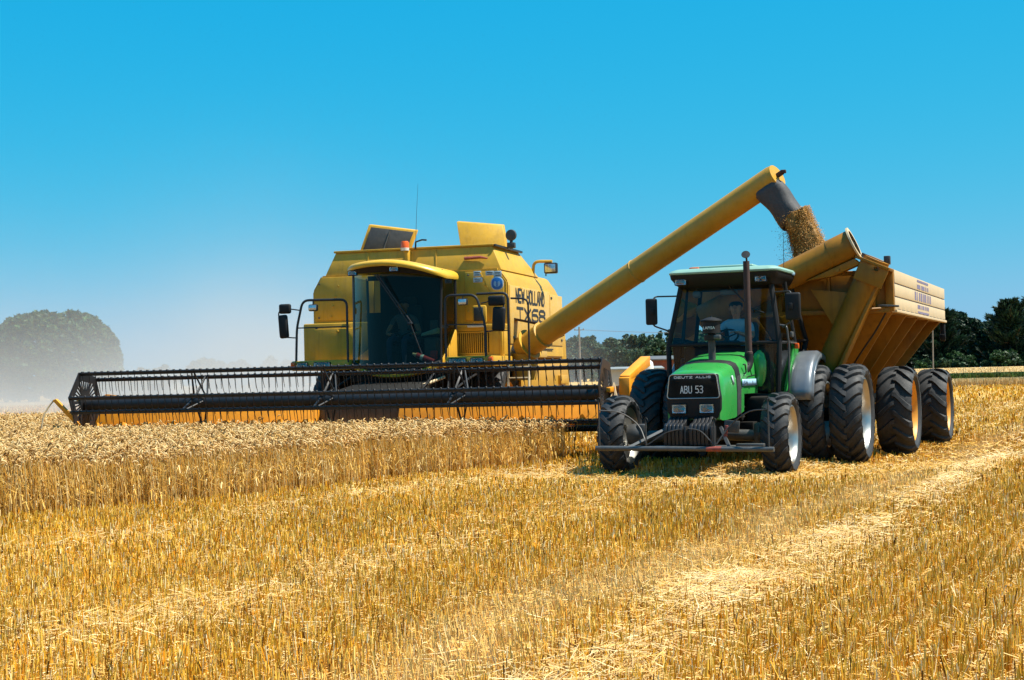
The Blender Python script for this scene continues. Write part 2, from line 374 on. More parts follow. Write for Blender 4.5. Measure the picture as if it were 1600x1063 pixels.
# ================================================================== COMBINE HARVESTER
CW = thing('combine_harvester', 'large yellow combine harvester with wide black reel cutting into the wheat', 'combine harvester', (-3.32, 28.27, 0), 16)
def combine():
    root = CW
    # ---- main body
    ring = [(-2.15, 1.95), (-2.15, 3.45), (-1.95, 3.78), (2.0, 3.78), (2.2, 3.5), (2.2, 1.95)]
    bm = bmesh.new()
    secs = [(4.15, 0), (8.1, 0), (8.72, .27)]
    rows = [[bm.verts.new((x, y, z - (d if z > 3 else 0))) for x, z in ring] for y, d in secs]
    n = len(ring)
    for a, b in zip(rows, rows[1:]):
        for k in range(n): bm.faces.new((a[k], a[(k + 1) % n], b[(k + 1) % n], b[k]))
    bm.faces.new(rows[0][::-1]); bm.faces.new(rows[-1])
    bmesh.ops.recalc_face_normals(bm, faces=bm.faces)
    bmesh.ops.bevel(bm, geom=[e for e in bm.edges if e.calc_face_angle(0) > .2], offset=.03, segments=2, affect='EDGES')
    b = MB(); b.addbm(bm)
    b.hexa([(-2.0, 8.5, 1.9), (2.17, 8.5, 1.9), (2.17, 9.15, 1.9), (-2.0, 9.15, 1.9), (-2.0, 8.5, 3.0), (2.17, 8.5, 3.0), (2.17, 9.05, 2.9), (-2.0, 9.05, 2.9)], .03)
    body = b.build('body', 'yellow', root)
    # front skin: raised centre sheet, diagonal fold strip, bolts
    f = MB()
    f.prism([(1.28, 2.72), (2.12, 2.72), (2.12, 3.46), (1.92, 3.72), (1.28, 3.72)], 'y', 4.125, 4.16, .008)
    f.tube([(1.62, 4.118, 3.71), (1.82, 4.118, 3.3), (1.9, 4.118, 3.0)], .012, 6)
    for x, z in ((1.72, 3.44), (1.85, 3.22), (1.35, 2.9)): f.lathe([(.025, 0), (.02, .018), (0, .02)], (x, 4.125, z), (0, -1, 0), 8)
    f.build('front_panel', 'yellow', body); f = MB()
    f.prism([(-2.09, 2.82), (-.75, 2.82), (-.75, 3.74), (-1.93, 3.74), (-2.09, 3.44)], 'y', 4.125, 4.16, .008)
    for x, z in ((-1.55, 3.55), (-1.62, 3.33), (-1.68, 3.12), (-1.72, 2.9)): f.lathe([(.025, 0), (.02, .018), (0, .02)], (x, 4.125, z), (0, -1, 0), 8)
    f.build('front_panel', 'yellow', body)
    s = MB()      # right side skins with seams
    s.box((2.205, 5.85, 2.82), (.03, 3.25, 1.22), bev=.012)
    s.box((2.205, 8.08, 2.8), (.03, 1.12, 1.16), bev=.012)
    s.box((2.19, 6.5, 2.06), (.03, 1.4, .22), bev=.01)
    s.build('side_panel', 'yellow_dusty', body)
    for y, z in ((4.45, 2.35), (5.9, 2.35), (7.35, 2.35), (8.5, 2.35), (7.62, 3.3)): MB().box((2.226, y, z), (.02, .11, .05), bev=.008).build('panel_latch', 'black', body)
    for y in (5.1, 6.6): MB().box((2.222, y, 3.40), (.018, .16, .04), bev=.006).build('panel_hinge', 'yellow', body)
    MB().box((2.222, 8.1, 2.62), (.012, .34, .2), bev=.004).build('warning_sticker', 'sticker', body)
    for x, z in ((-1.98, 3.6), (-.9, 3.66), (-.9, 2.88), (-2.0, 2.88), (1.36, 3.66), (2.04, 2.8)): MB().lathe([(.02, 0), (.02, .012), (.008, .02), (0, .02)], (x, 4.124, z), (0, -1, 0), 8).build('bolt', 'steel', body)
    MB().box((-1.9, 3.738, 2.62), (.05, .02, .09), bev=.006).build('panel_latch', 'black', body)
    MB().box((2.215, 7.2, 2.13), (.02, 1.0, .03), bev=.005).build('seam_strip', 'black', body)
    MB().hexa([(2.2, 4.5, 2.72), (2.75, 4.35, 2.60), (2.75, 4.5, 2.58), (2.2, 4.8, 2.70), (2.2, 4.5, 2.76), (2.75, 4.35, 2.64), (2.75, 4.5, 2.62), (2.2, 4.8, 2.74)], .006).build('auger_bracket', 'rust', body)
    # lower left access box
    b = MB(); b.box((-1.46, 4.0, 2.32), (1.5, .5, .86), bev=.03); b.build('access_panel', 'yellow', root)
    b = MB(); b.box((-1.42, 3.735, 2.3), (1.06, .03, .66), bev=.01)
    b.lathe([(.03, 0), (.03, .03), (0, .035)], (-1.42, 3.72, 2.57), (0, -1, 0), 10); b.build('access_door', 'yellow', root)
    # radiator box on the right with vertical slots
    b = MB()
    X0, X1, Z0, Z1 = 1.08, 2.2, 1.93, 2.62
    b.box(((X0 + X1) / 2, 4.02, Z1 - .07), (X1 - X0, .46, .14), bev=.02)
    b.box(((X0 + X1) / 2, 4.02, Z0 + .03), (X1 - X0, .46, .08), bev=.01)
    b.box((X0 + .05, 4.02, (Z0 + Z1) / 2), (.1, .455, Z1 - Z0 - .02), bev=.012)
    b.box((X1 - .16, 4.02, (Z0 + Z1) / 2), (.32, .455, Z1 - Z0 - .02), bev=.012)
    b.box((X1 - .05, 3.77, (Z0 + Z1) / 2 - .03), (.06, .05, Z1 - Z0 - .12), bev=.012)
    rad = b.build('radiator_box', 'yellow', root)
    g = MB()
    for k in range(17): g.box((X0 + .14 + k * .0445, 3.81, 2.24), (.021, .03, .46), bev=.004)
    g.box((1.5, 3.81, 2.46), (.8, .04, .03), bev=.005); g.box((1.5, 3.81, 2.02), (.8, .04, .03), bev=.005)
    g.build('grille', 'yellow', rad)
    MB().box((1.5, 3.9, 2.24), (.84, .02, .48), bev=0).build('grille_core', 'dark', rad)
    # ---- grain tank
    b = MB()
    b.hexa([(-1.9, 4.22, 3.75), (2.06, 4.22, 3.75), (2.06, 7.2, 3.75), (-1.9, 7.2, 3.75), (-1.68, 4.34, 4.27), (1.83, 4.34, 4.27), (1.83, 6.35, 4.27), (-1.68, 6.35, 4.27)], .02)
    tank = b.build('grain_tank', 'yellow', root)
    for x in (-.95, .62): MB().tube([(x, 4.232, 3.79), (x * .96, 4.326, 4.24)], .010, 5).build('weld_seam', 'yellow', tank)
    b = MB(); b.box((.08, 4.34, 4.29), (3.56, .06, .045)); b.box((1.84, 5.35, 4.29), (.06, 2.06, .045)); b.box((-1.69, 5.35, 4.29), (.06, 2.06, .045)); b.box((.08, 6.36, 4.29), (3.56, .06, .045))
    b.build('tank_rim', 'yellow', tank)
    b = MB(); b.box((1.89, 5.35, 4.275), (.05, 2.1, .05)); b.build('tank_seal', 'black', tank)
    MB().tube([(1.25, 4.24, 4.02), (1.6, 4.24, 4.03), (1.75, 4.24, 4.0)], [.035, .03, .015], 8).build('grab_handle', 'worn_red', tank)
    # two raised tank lids
    b = MB(); b.hexa([(-1.42, 5.0, 4.26), (-.38, 5.3, 4.26), (-.38, 5.42, 4.26), (-1.42, 5.12, 4.26), (-1.2, 5.1, 4.93), (-.2, 5.4, 4.78), (-.2, 5.52, 4.80), (-1.2, 5.22, 4.95)], .015)
    lid = b.build('tank_lid', 'yellow', root)
    b = MB(); b.plate([(-1.33, 5.005, 4.33), (-.42, 5.27, 4.32), (-.26, 5.355, 4.74), (-1.14, 5.08, 4.87)], -.02); b.build('lid_lining', 'steeldark', lid)
    MB().tube([(-.88, 5.1, 4.33), (-.74, 5.19, 4.80)], .012, 6).build('lid_strut', 'steel', lid)
    b = MB(); b.hexa([(.93, 5.0, 4.28), (1.85, 5.3, 4.28), (1.85, 5.5, 4.28), (.93, 5.2, 4.28), (.78, 5.2, 4.90), (1.74, 5.5, 4.80), (1.74, 5.62, 4.83), (.78, 5.32, 4.93)], .018)
    l2 = b.build('tank_lid', 'yellow', root)
    MB().box((1.45, 5.1, 4.3), (.85, .05, .04), Matrix.Rotation(R_(16), 3, 'Z')).build('lid_hinge', 'black', l2)
    # beacon, aerial, round lamp, rear work light
    b = MB(); b.lathe([(.085, 0), (.09, .06), (.07, .06)], (-.02, 4.12, 4.23), (0, 0, 1), 16); bc = b.build('beacon', 'white', root)
    b = MB(); b.lathe([(.085, 0), (.085, .11), (.07, .14), (0, .145)], (-.02, 4.12, 4.29), (0, 0, 1), 16); b.build('beacon_lens', 'amber', bc)
    MB().box((.0, 4.22, 4.1), (.08, .2, .3)).build('beacon_bracket', 'yellow', bc)
    b = MB(); b.tube([(.15, 4.3, 4.27), (.16, 4.3, 4.42), (.3, 4.3, 4.46), (.4, 4.3, 4.45)], .02, 6); ab = b.build('aerial', 'black', root)
    MB().tube([(.16, 4.3, 4.42), (.19, 4.3, 5.0), (.24, 4.3, 5.65)], [.006, .004, .0025], 5).build('aerial_whip', 'black', ab)
    b = MB(); b.tube([(2.0, 5.2, 4.26), (2.0, 5.2, 4.46)], .035, 8); b.box((2.0, 5.2, 4.33), (.17, .12, .12)); b.lathe([(.11, -.04), (.125, .0), (.11, .05), (.0, .06)], (2.0, 5.2, 4.55), (0, -1, 0), 18)
    b.build('round_lamp', 'steeldark', root)
    b = MB(); b.tube(arc3([(2.0, 6.9, 3.75), (2.02, 6.9, 4.1), (2.45, 6.9, 4.08)], .14), .035, 8); lb = b.build('rear_light_bracket', 'yellow', root)
    b = MB(); b.box((2.42, 6.9, 3.93), (.3, .14, .24), bev=.03); b.tube([(2.3, 6.9, 4.05), (2.3, 6.9, 3.76)], .015, 6); b.build('work_light', 'black', lb)
    MB().box((2.42, 6.825, 3.93), (.24, .02, .18), bev=.01).build('light_lens', 'lampback', lb)
    # ---- stickers, badge and lettering
    for x, z, w, h in ((1.56, 3.68, .16, .11), (1.57, 3.55, .2, .1), (1.83, 3.68, .18, .09), (2.0, 3.655, .17, .13)):
        s_ = MB().box((x, 4.116, z), (w, .008, h), bev=.002).build('sticker', 'sticker', root)
        MB().box((x, 4.1105, z + h * .2), (w * .7, .004, .016), bev=0).box((x, 4.1105, z - h * .22), (w * .6, .004, .012), bev=0).build('print', 'ink', s_)
    bd = MB().prism([(1.985 + x, 3.46 + z) for x, z in rounded_rect(.27, .28, .12, 6)], 'y', 4.106, 4.124, .003).build('badge', 'sticker', root)
    MB().prism([(1.985 + x, 3.46 + z) for x, z in rounded_rect(.235, .245, .105, 6)], 'y', 4.1, 4.108, .002).build('badge_face', 'blue', bd)
    lf = MB()
    for sx in (-1, 1):
        for k, (z0, ln, wd) in enumerate(((-.07, .1, .022), (-.035, .09, .02), (0, .07, .018))):
            p0 = Vector((1.985 + sx * .012, 0, 3.46 + z0)); dirv = Vector((sx * .62, 0, .78)); nr = Vector((.78, 0, -sx * .62)) * wd
            q = [p0, p0 + dirv * ln * .5 + nr, p0 + dirv * ln, p0 + dirv * ln * .5 - nr]
            lf.prism([(v.x, v.z) for v in q], 'y', 4.094, 4.101, 0)
    lf.build('leaf_emblem', 'paleblue', bd)
    strokes('lettering', 'NEW HOLLAND', (2.222, 4.68, 3.10), (0, 1, 0), (0, 0, 1), 2.3, .27, 'ink', root, .055, .38)
    strokes('lettering', 'TX68', (2.222, 4.72, 2.72), (0, 1, 0), (0, 0, 1), 2.3, .25, 'ink', root, .062, .22)
    # ---- cab
    xc, hw = .30, .92
    def yf(x): return 2.36 + .27 * ((x - xc) / hw) ** 2
    xs = [xc + hw * (k / 12 * 2 - 1) for k in range(13)]
    def zb(x): return 1.68 + .2 * ((x - xc) / hw) ** 2
    gl = MB(); gl.sheet([[(x, yf(x) + .10 * t, zb(x) + (3.68 - zb(x)) * t) for x in xs] for t in (0, .25, .5, .75, 1)])
    wind = gl.build('windscreen', 'combglass', root, 180)
    sg = MB(); sg.sheet([[(1.23, 2.66, 1.92), (1.245, 3.2, 2.08), (1.23, 3.58, 2.55)], [(1.24, 2.7, 2.8), (1.25, 3.2, 2.85), (1.235, 3.58, 2.9)], [(1.25, 2.74, 3.56), (1.255, 3.2, 3.55), (1.24, 3.58, 3.53)]])
    sg.build('side_window', 'combglass', root, 180)
    sg = MB(); sg.sheet([[(-.63, 2.68, 1.95), (-.65, 3.6, 2.2)], [(-.65, 2.76, 3.62), (-.67, 3.6, 3.6)]]); sg.build('side_window', 'combglass', root, 180)
    fr = MB()
    for xx in (-.625, 1.225):
        MB().tube([(xx, yf(xx), 1.85), (xx, yf(xx) + .05, 2.8), (xx + (.02 if xx > 0 else -.02), yf(xx) + .11, 3.7)], .026, 8).build('cab_pillar', 'blackmatte' if xx > 0 else 'steel', root)
    MB().tube([(1.23, 3.6, 2.5), (1.24, 3.6, 3.54)], .03, 8).build('cab_pillar', 'blackmatte', root); MB().tube([(-.66, 3.6, 1.9), (-.68, 3.6, 3.6)], .03, 8).build('cab_pillar', 'blackmatte', root)
    fr.tube([(x, yf(x) - .005, zb(x)) for x in xs], .022, 6)
    fr.build('windscreen_seal', 'blackmatte', root)
    ch = MB(); cxs = [xc + .95 * (k / 12 * 2 - 1) for k in range(13)]
    rows = []
    for dz, dy in ((-.02, .02), (-.05, -.03), (-.10, -.02), (-.13, .1)):
        rows.append([(x, 2.36 + .27 * ((x - xc) / .95) ** 2 + dy, 1.68 + .2 * ((x - xc) / .95) ** 2 + dz) for x in cxs])
    ch.sheet(rows)
    ch.hexa([(1.24, 2.70, 1.75), (1.26, 3.62, 1.75), (1.14, 3.62, 1.75), (1.15, 2.75, 1.75), (1.24, 2.70, 1.93), (1.25, 3.62, 2.55), (1.14, 3.62, 2.55), (1.15, 2.75, 1.93)], .01)
    ch.build('cab_skirt', 'yellow', root)
    fl = MB(); fl.prism([(-.6, 3.6), (-.6, 2.72)] + [(x, yf(x) + .06) for x in xs[1:-1]] + [(1.2, 2.75), (1.2, 3.6)], 'z', 1.66, 1.74, .0); fl.build('cab_floor', 'dark', root)
    rw = MB(); rw.box((.40, 3.62, 2.68), (1.60, .06, 2.0)); rw.box((-.52, 3.62, 3.64), (.3, .06, .1)); rw.box((-.52, 3.62, 2.3), (.3, .055, 1.25)); rw.build('cab_rear_wall', 'blackmatte', root)
    # roof
    def outline(off, k=16):
        xa, xb = -.73 - off * .4, 1.37 + off * .4; pts = []
        for i in range(k + 1):
            x = xa + (xb - xa) * i / k; u = (x - .32) / 1.05
            pts.append((x, 2.16 + .36 * u * u + max(0, abs(u) - .82) * .9 - off))
        return pts + [(xb - .10, 3.72), (xa + .03, 3.72)]
    def ztop(x): return 3.925 - (.10 if x < .1 else .17) * (x - .1) ** 2
    rings = []
    for off, dz in ((-.10, -.145), (.0, -.14), (.025, -.10), (.015, -.06), (-.05, -.02), (-.25, .0)):
        rings.append([(x, min(y, 3.72), ztop(x) + dz) for x, y in outline(off)])
    rf = MB(); rf.loft(rings); rf.build('cab_roof', 'roof_yellow', root, 50)
    vb = MB(); vb.sheet([[(x, y, z) for (x, y), z in zip(outline(o)[:17], [(ztop(x) - .14 if k_ == 0 else 3.665 - max(0, x - .2) * .09) for x, y in outline(o)[:17]])] for k_, o in ((0, -.05), (1, -.13))]); vb.sheet([[(x, min(y, 3.6), ztop(x) - .138) for x, y in outline(o)[:17]] for o in (-.02, -.35)])
    vb.build('sun_visor', 'blackmatte', root)
    for x in (-.56, .42): lamp(root, (x, 2.16 + .36 * ((x - .32) / 1.05) ** 2 + .07, ztop(x) - .195), .17, .08, 'roof_light')
    w = MB(); w.tube([(.05, 2.30, 3.62), (.75, 2.33, 2.62)], .014, 6); w.tube([(.0, 2.30, 3.62), (.70, 2.33, 2.6)], .012, 6); w.tube([(.72, 2.26, 2.66), (.95, 2.3, 2.0)], .012, 6); w.box((.72, 2.25, 2.62), (.09, .03, .05)); w.build('wiper', 'black', root)
    # cab furniture
    st = MB(); st.box((.3, 3.15, 2.12), (.55, .55, .16), bev=.06); st.box((.3, 3.44, 2.62), (.52, .14, .85), Matrix.Rotation(R_(-6), 3, 'X'), bev=.06); st.box((.3, 3.48, 3.12), (.3, .1, .2), bev=.05); st.box((.3, 3.15, 1.9), (.35, .35, .35)); st.box((.68, 3.05, 2.3), (.14, .5, .12), bev=.04)
    st.build('operator_seat', 'seat', root)
    sw = MB(); sw.tube([(.3, 2.75, 1.75), (.3, 2.9, 2.4)], .05, 8)
    sw.tube([(.3 + .2 * math.cos(a), 2.93 + .14 * math.sin(a), 2.42 + .14 * math.sin(a)) for a in [2 * PI * k / 20 for k in range(21)]], .016, 6)
    for a in (0.5, 2.6, 4.7): sw.tube([(.3, 2.9, 2.4), (.3 + .2 * math.cos(a), 2.93 + .14 * math.sin(a), 2.42 + .14 * math.sin(a))], .012, 5)
    sw.build('steering_wheel', 'blackmatte', root)
    cs = MB(); cs.box((.98, 3.1, 2.1), (.26, .8, .5), bev=.04); cs.box((1.02, 2.85, 2.55), (.16, .06, .3), bev=.02); cs.build('side_console', 'steeldark', root)
    MB().box((1.06, 2.69, 2.0), (.13, .09, .17), bev=.01).build('toolbox', 'red', root)
    MB().hexa([(.78, 2.72, 2.38), (1.1, 2.75, 2.43), (1.1, 2.95, 2.43), (.78, 2.92, 2.38), (.80, 2.72, 2.44), (1.13, 2.75, 2.54), (1.13, 2.95, 2.54), (.80, 2.92, 2.44)], .01).build('paper_stack', 'pale_green', root)
    # ---- platform, lights and rails
    MB().box((-1.3, 3.15, 1.85), (1.24, 1.35, .2), bev=.02).build('side_platform', 'yellow', root); pf = MB(); pf.box((1.86, 3.15, 1.85), (1.0, 1.35, .2), bev=.02)
    MB().box((.3, 3.25, 1.56), (2.0, 1.2, .12), bev=.02).build('platform_underside', 'dark', root)
    plat = pf.build('platform', 'yellow', root)
    for x, w_ in ((-1.68, .22), (-1.25, .34), (1.62, .34), (2.02, .24)): lamp(plat, (x, 2.46, 1.85), w_, .11, 'headlight', .04)
    for x in (-1.88, 2.3): MB().box((x, 2.47, 1.88), (.1, .08, .1), bev=.02).build('marker_light', 'amber', plat)
    def rail(pts, r=.026, rr=.14): return MB().tube(arc3(pts, rr, 5), r, 8)
    a = rail([(-1.83, 2.5, 1.9), (-1.8, 2.5, 2.62), (-1.66, 2.5, 3.18), (-.70, 2.5, 3.16), (-.70, 2.5, 1.9)]); a.tube([(-1.8, 2.5, 2.62), (-.70, 2.5, 2.62)], .014, 6); a.build('handrail', 'black', plat)
    a = rail([(1.38, 2.5, 1.9), (1.38, 2.5, 3.16), (2.02, 2.5, 3.15), (2.2, 2.5, 2.55), (2.2, 2.5, 1.9)]); a.tube([(1.38, 2.5, 2.58), (2.2, 2.5, 2.56)], .014, 6); a.build('handrail', 'black', plat)
    a = rail([(1.85, 3.1, 3.2), (2.5, 3.1, 3.2), (2.5, 3.1, 1.85)]); a.tube([(2.05, 3.1, 2.45), (2.5, 3.1, 2.45)], .012, 6); a.build('handrail', 'black', plat)
    a = rail([(2.5, 3.3, 3.1), (2.86, 3.3, 3.08), (2.86, 3.3, 1.8)], .02); a.build('handrail', 'black', plat)
    for x in (-1.43, 1.75): 
        lg = MB(); lg.box((x, 2.5, 3.02), (.2, .09, .14), bev=.03); lg.tube([(x, 2.5, 3.06), (x, 2.5, 3.16)], .015, 6); wl = lg.build('work_light', 'steeldark', plat)
        MB().box((x, 2.45, 3.02), (.16, .015, .1), bev=.005).build('light_lens', 'lampback', wl)
    b = MB(); b.box((1.72, 3.7, 2.82), (.3, .08, .36), bev=.04); ip = b.build('instrument_box', 'yellow', root); MB().box((1.71, 3.65, 2.82), (.2, .03, .28), bev=.02).build('box_window', 'steeldark', ip)
    MB().box((1.62, 3.72, 2.59), (.34, .08, .07), bev=.01).build('pale_cover', 'white', root)
    # mirrors
    for sx, X in ((-1, -2.03), (1, 2.42)):
        mb = MB(); mb.tube(arc3([(X - sx * .3, 2.5, 2.98), (X - sx * .05, 2.5, 3.02), (X + sx * .17, 2.5, 2.98), (X + sx * .14, 2.5, 2.45), (X - sx * .22, 2.5, 2.42)], .08), .014, 6)
        ms = mb.build('mirror_arm', 'black', plat)
        m = MB(); m.box((X + sx * .02, 2.5, 3.02), (.26 if sx < 0 else .34, .09, .2), bev=.06, seg=3); m.box((X + sx * .06, 2.5, 2.66), (.2 if sx < 0 else .26, .1, .48), Matrix.Rotation(R_(4 * sx), 3, 'Y'), bev=.06, seg=3)
        m.build('mirror', 'blackmatte', ms)
    # ---- running gear
    fh = MB(); fh.hexa([(-.55, .62, .62), (1.15, .62, .62), (1.05, 3.6, 1.1), (-.45, 3.6, 1.1), (-.55, .62, 1.25), (1.15, .62, 1.25), (1.05, 3.6, 1.62), (-.45, 3.6, 1.62)], .03); fh.build('feeder_house', 'dark', root)
    ax = MB(); ax.box((.05, 4.5, 1.0), (2.9, .5, .5)); ax.box((.05, 5.8, 1.35), (3.3, 3.4, 1.2)); ax.box((.05, 8.2, 1.3), (3.0, 1.2, 1.2)); ax.box((.05, 8.1, .7), (2.6, .25, .25)); ax.build('chassis', 'dark', root)
    for x in (-1.72, 1.82): wheel(root, (x, 4.5, .93), .93, .62, .5, 20, .04, 1, 1 if x > 0 else -1, 'yrim')
    for x in (-1.35, 1.45): wheel(root, (x, 8.1, .6), .6, .42, .32, 18, .03, 1, 1 if x > 0 else -1, 'yrim')
    sp = MB(); sp.box((2.2, 7.0, 1.55), (.06, 4.2, .58), bev=.015); sp.box((2.26, 5.4, 1.78), (.05, .8, .06)); sp.box((2.26, 8.4, 1.44), (.07, .7, .2)); sp.build('lower_side_panel', 'yellow_arm', root)
    ld = MB()
    for x in (2.42, 2.85): ld.tube([(x, 3.3, 1.8), (x + .05, 3.0, .7)], .025, 6)
    for z in (.75, 1.0, 1.25, 1.5, 1.72): ld.box((2.65, 3.05 + (z - .7) * .27, z), (.45, .14, .03))
    ld.build('ladder', 'cream', root)
    hs = MB()
    for pts in ([(1.2, 2.4, 1.7), (1.1, 1.9, 1.35), (1.0, 1.2, 1.15)], [(2.0, 2.5, 1.6), (2.1, 1.6, 1.5), (1.9, .9, 1.2)], [(-.6, 2.6, 1.65), (-.9, 1.9, 1.3), (-.8, 1.0, 1.15)], [(1.4, 2.6, 1.6), (1.55, 2.0, 1.2), (1.6, 1.0, 1.1)]):
        MB().tube(arc3(pts, .3), .022, 6).build('hydraulic_hose', 'blackmatte', root)
    MB().tube([(1.3, 2.6, 1.55), (.62, 1.4, 1.2)], .03, 8).build('prop_bar', 'cream', root)
    # ---- unloading auger
    P0, P1 = Vector((2.44, 4.55, 2.14)), Vector((8.0, 2.0, 5.08))
    au = MB(); au.tube([(2.40, 4.6, 1.45), (2.40, 4.6, 1.8), P0 - Vector((.03, 0, .1))], .27, 24)
    ag = au.build('unloading_auger', 'yellow_arm', root)
    d = (P1 - P0).normalized()
    tb = MB(); tb.tube([P0 - d * .1, P0 + d * .55], .26, 28); tb.tube([P0 + d * .5, P1 - d * .1, P1], [.238, .238, .22], 32)
    tb.lathe([(.24, 0), (.28, .01), (.28, .05), (.24, .06)], P0 + d * .5, d, 28)
    tb.lathe([(.240, 0), (.25, .008), (.25, .03), (.24, .038)], P0 + d * 3.2, d, 28)
    tb.build('auger_tube', 'yellow_arm', ag)
    fl = MB(); fl.lathe([(.2, 0), (.33, 0), (.33, .03), (.2, .03)], P0 + d * .12, d, 24); fl.build('flange', 'yellow', ag)
    br = MB(); br.tube([P1, P1 + d * .12], .05, 8); br.box(P1 + d * .14, (.1, .1, .06)); br.build('end_bearing', 'rust', ag)
    MB().tube([(2.45, 4.9, 2.05), (3.3, 4.45, 2.36)], .014, 6).build('stay_rod', 'steeldark', ag)
    # rubber sleeve: flattened tapering sock hanging off the tube end
    rings = []
    c0 = P1 - d * .20 + Vector((0, 0, -.13))
    for t in np.linspace(0, 1, 9):
        c = c0 + Vector((.42 * t + .04 * t * t, -.05 * t, -.62 * t - .05 * t * t)); lx = .27 - .02 * t + .012 * math.sin(t * 9); ly = .22 - .03 * t
        ring = []
        for k in range(20):
            a = 2 * PI * k / 20; q = 1 + .05 * math.sin(a * 3 + t * 5)
            u = d * (lx * q * math.copysign(abs(math.cos(a)) ** .7, math.cos(a))) + Vector((d.y, -d.x, 0)).normalized() * (ly * q * math.copysign(abs(math.sin(a)) ** .7, math.sin(a)))
            ring.append(c + u + Vector((0, 0, .02 * math.sin(3 * a) * t)))
        rings.append(ring)
    sl = MB(); sl.loft(rings, False); sl.build('rubber_spout', 'canvas', ag, 60, .012)
    # ---- header
    hd = MB(); W_ = 5.22
    hd.prism([(.30, .64), (.38, .60), (.68, 1.18), (.62, 1.24), (.57, 1.2)], 'x', -W_, -.5, .006)
    hd.prism([(.30, .64), (.38, .60), (.68, 1.18), (.62, 1.24), (.57, 1.2)], 'x', 1.12, W_, .006)
    header = hd.build('header', 'orange_yellow', root)
    th_ = MB(); th_.box((.31, .56, .98), (1.62, .04, .5)); th_.build('feeder_throat', 'steel', header); MB().tube([(-.48, .42, .70), (1.1, .42, .70)], .022, 8).build('throat_bar', 'cream', header)
    hb = MB(); hb.box((0, .68, 1.2), (2 * W_, .12, .12), bev=.02); hb.box((0, .72, .66), (2 * W_, .14, .14), bev=.02); hb.build('header_beam', 'yellow', header)
    fp = MB(); fp.plate([(-W_, -.12, .60), (W_, -.12, .60), (W_, .56, .58), (-W_, .56, .58)], -.02); fp.build('header_floor', 'orange_yellow', header)
    fa = MB(); fa.tube([(-W_ + .05, .10, .68), (W_ - .05, .10, .68)], .08, 20)
    for sgn, xa, xb in ((1, -W_ + .1, -.2), (-1, .95, W_ - .1)):
        L = xb - xa; n = int(L / .55 * 20); vs = []; fs = []
        for k in range(n + 1):
            a = sgn * 2 * PI * k / 20; x = xa + L * k / n
            for rr in (.075, .16): vs.append((x, .10 - rr * math.cos(a), .68 + rr * math.sin(a)))
        for k in range(n): fs.append((2 * k, 2 * k + 1, 2 * k + 3, 2 * k + 2))
        fa.add(vs, fs)
    fa.build('feed_auger', 'orange_yellow', header, 50)
    kn = MB(); kn.box((0, -.14, .60), (2 * W_, .07, .06), bev=.01); kn.box((0, -.02, .55), (2 * W_, .2, .03), bev=.005)
    for k in range(137):
        x = -W_ + .05 + k * (2 * W_ - .1) / 136; kn.hull([(x - .016, -.17, .59), (x + .016, -.17, .59), (x + .016, -.17, .62), (x - .016, -.17, .62), (x, -.3, .605)], [(0, 1, 2, 3), (0, 4, 1), (1, 4, 2), (2, 4, 3), (3, 4, 0)], 0)
    kn.build('cutter_bar', 'dark', header)
    MB().box((0, -.10, .642), (2 * W_, .03, .012), bev=0).build('knife_strip', 'steel', header)
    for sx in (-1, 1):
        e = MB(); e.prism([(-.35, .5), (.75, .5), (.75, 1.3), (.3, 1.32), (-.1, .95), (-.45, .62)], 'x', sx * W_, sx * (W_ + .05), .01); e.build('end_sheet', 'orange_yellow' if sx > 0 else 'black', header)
    # left crop divider: hinged arm with a bent rod
    dv = MB(); dv.hull([(-5.0, -.55, .78), (-4.93, -.55, .82), (-4.93, -.48, .82), (-5.0, -.48, .78), (-5.40, -.75, 1.29), (-5.32, -.75, 1.32), (-5.32, -.68, 1.32), (-5.40, -.68, 1.29)], [(0, 1, 2, 3), (7, 6, 5, 4), (0, 4, 5, 1), (1, 5, 6, 2), (2, 6, 7, 3), (3, 7, 4, 0)], .01)
    dva = dv.build('crop_divider', 'orange_yellow', header)
    MB().tube(arc3([(-5.37, -.71, 1.3), (-5.46, -.74, 1.2), (-5.56, -.8, 1.0), (-5.6, -.82, .7)], .2), .017, 6).build('divider_rod', 'cream', dva)
    MB().tube([(-4.96, -.52, .82), (-5.16, -.62, 1.05)], .03, 8).build('divider_strut', 'blackmatte', dva)
    # right crop divider: stout box beam, rods and point
    dv = MB(); dv.hexa([(5.36, .05, 1.12), (5.55, .05, 1.12), (5.55, .25, 1.12), (5.36, .25, 1.12), (5.36, .05, 1.46), (5.55, .05, 1.46), (5.62, 1.0, 1.72), (5.43, 1.0, 1.72)], .012)
    dv.hexa([(5.37, .08, 1.40), (5.55, .08, 1.40), (5.68, 1.35, 1.66), (5.5, 1.35, 1.66), (5.37, .08, 1.50), (5.55, .08, 1.50), (5.68, 1.35, 1.84), (5.5, 1.35, 1.84)], .012)
    dv.hexa([(5.1, -.75, .42), (5.28, -.75, .42), (5.3, .2, .3), (5.1, .2, .3), (5.14, -.75, .48), (5.24, -.75, .48), (5.3, .2, .66), (5.1, .2, .66)], .01)
    dvb = dv.build('crop_divider', 'orange_yellow', header)
    r = MB(); r.tube([(5.24, -.3, .9), (5.3, -.1, 1.38)], .016, 6); r.tube([(5.42, -.2, .9), (5.3, -.1, 1.38)], .016, 6); r.tube([(5.34, -.25, .9), (5.32, -.1, 1.34)], .014, 6); r.build('divider_rod', 'cream', dvb)
    # ---- reel
    AX = Vector((0, -.25, 1.25)); RR = .57
    rl = MB(); rl.tube([(-4.95, AX.y, AX.z - .06), (5.15, AX.y, AX.z - .06)], .125, 20); reel = rl.build('reel', 'black', root)
    angs = [110, 48, -8, -68, -161, 172]
